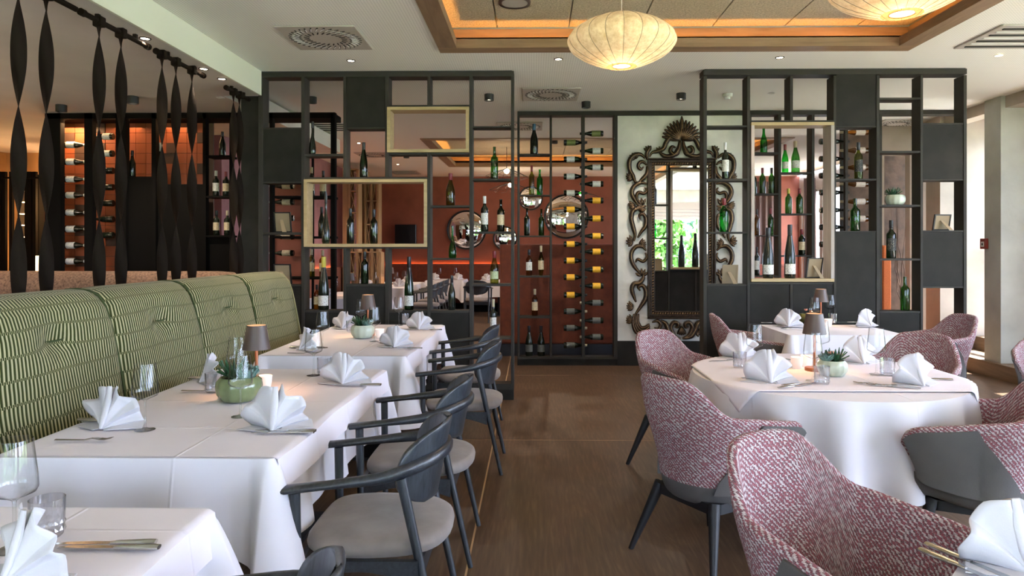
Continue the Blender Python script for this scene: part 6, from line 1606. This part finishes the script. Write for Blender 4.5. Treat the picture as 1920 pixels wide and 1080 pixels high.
obj('back', MB().box(x0_, x1_, 0, .5, .1, A(1664, 460, 9.0)[1]), 'orangefab', bt, mods=[('bevel', .02, 2)]); obj('base', MB().box(x0_+.01, x1_-.01, .02, .48, 0, .1), 'blackmatte', bt)
# dry twigs in the alcove
t = thing('dry_branches', 'dry branches standing in the stone alcove', 'plant', (AX(1700, 9.95), 9.95, .2)); rnd = random.Random(5)
for k in range(9):
    a = rnd.uniform(-.5, .5); pts = [(0, 0, 0)]; 
    for j in range(1, 7): pts.append((pts[-1][0]+a*.12+rnd.uniform(-.04, .04), rnd.uniform(-.05, .05), j*.32))
    obj('branch', MB().tube(pts, [.008*(1-j/8) for j in range(7)], 5), 'twig', t)
obj('vase', MB().lathe([(0, -.2), (.09, -.2), (.12, 0), (.06, .15), (.05, .15), (.1, 0), (0, -.15)], 20), 'pot_olive', t, smooth=True)
# fire alarm on the pier
x = 5.2; u = (1848-PPX)/FPX; y = x*(_c+u*_s)/(u*_c-_s); z = A(1848, 457, y)[1]
t = thing('fire_alarm_box', 'red fire alarm call point on the window pier', 'alarm', (5.2, y, z)); obj('housing', MB().box(-.035, 0, -.05, .05, -.06, .06), 'red', t, mods=[('bevel', .006, 2)]); obj('white_plate', MB().box(-.038, -.035, -.026, .026, -.035, .025), 'whiteplastic', t); obj('button', MB().box(-.041, -.038, -.012, .012, -.018, .006), 'black', t)
for px, py, zc, lb in [(1040, 262, CZ+.204, 'added black can spotlight in the far coffer, fill for the back room'), (762, 289, CZ, 'added black can spotlight, fill over the left back room tables')]:  # both cans are added to house the fill light of the back room
    x, y = T(px, py, zc); t = thing('surface_spotlight', lb, 'ceiling light', (x, y, zc), 0, 'black surface spotlights')
    obj('can', MB().lathe([(0, 0), (.052, 0), (.052, -.07), (.044, -.07), (.040, -.052), (0, -.052)], 24), 'black', t, smooth=True, auto=40)
    obj('lens', MB().lathe([(0, -.056), (.020, -.058)], 16), 'spotglow', t); l = light('spot_bulb', 'SPOT', (0, 0, -.08), 45, (1, .78, .58), .03, spot=140); l.parent = t

# ================================================================== TREES OUTSIDE
def tree(label, x, y, h, r, mat, seed, conic=False, n=2600):
    rnd = random.Random(seed); t = thing('tree', label, 'tree', (x, y, -.3), 0, 'trees outside the rear windows')
    obj('trunk', MB().tube([(0, 0, 0), (.05, 0, h*.5), (0, .05, h*.9)], [.14, .09, .03], 8), 'trunk', t)
    b = MB()
    for k in range(n):
        q = rnd.random()**.8; z = h*(.08+.92*q); rr_ = r*((1-q)**.8 if conic else sqrt(max(.05, 1-(2*q-1)**2)))*(.55+.5*rnd.random()); a = rnd.uniform(0, 6.283)
        c = Vector((cos(a)*rr_, sin(a)*rr_, z)); d = Vector([rnd.uniform(-1, 1) for _ in range(3)]).normalized()*.17; e = Vector([rnd.uniform(-1, 1) for _ in range(3)]).normalized()*.13
        b.add([c-d, c+e, c+d, c-e], [(0, 1, 2, 3)])
    o = obj('foliage', b, mat, t); o['kind'] = 'stuff'
for i, (x, y, h, r, m, cn) in enumerate([(3.9, -9.5, 5.2, 1.1, 'treeleaf', True), (5.6, -12.5, 5.0, 1.3, 'treeleaf', True), (6.9, -9.5, 4.6, 1.2, 'treeleaf', True), (6.4, -20, 12, 4.2, 'treedark', False), (16, -20, 11, 4.2, 'treedark', False), (-3.5, -20, 10, 4.2, 'treedark', False), (-13, -19, 9, 4.0, 'treedark', False), (0.5, -10, 3.6, 1.2, 'treeleaf', True)]):
    tree('%s outside behind the rear windows, %s from the mirror view' % ('pointed light green conifer' if cn else 'broad dark tree', ordn[i].replace('topmost', 'first')), x, y, h, r, m, i+40, cn)
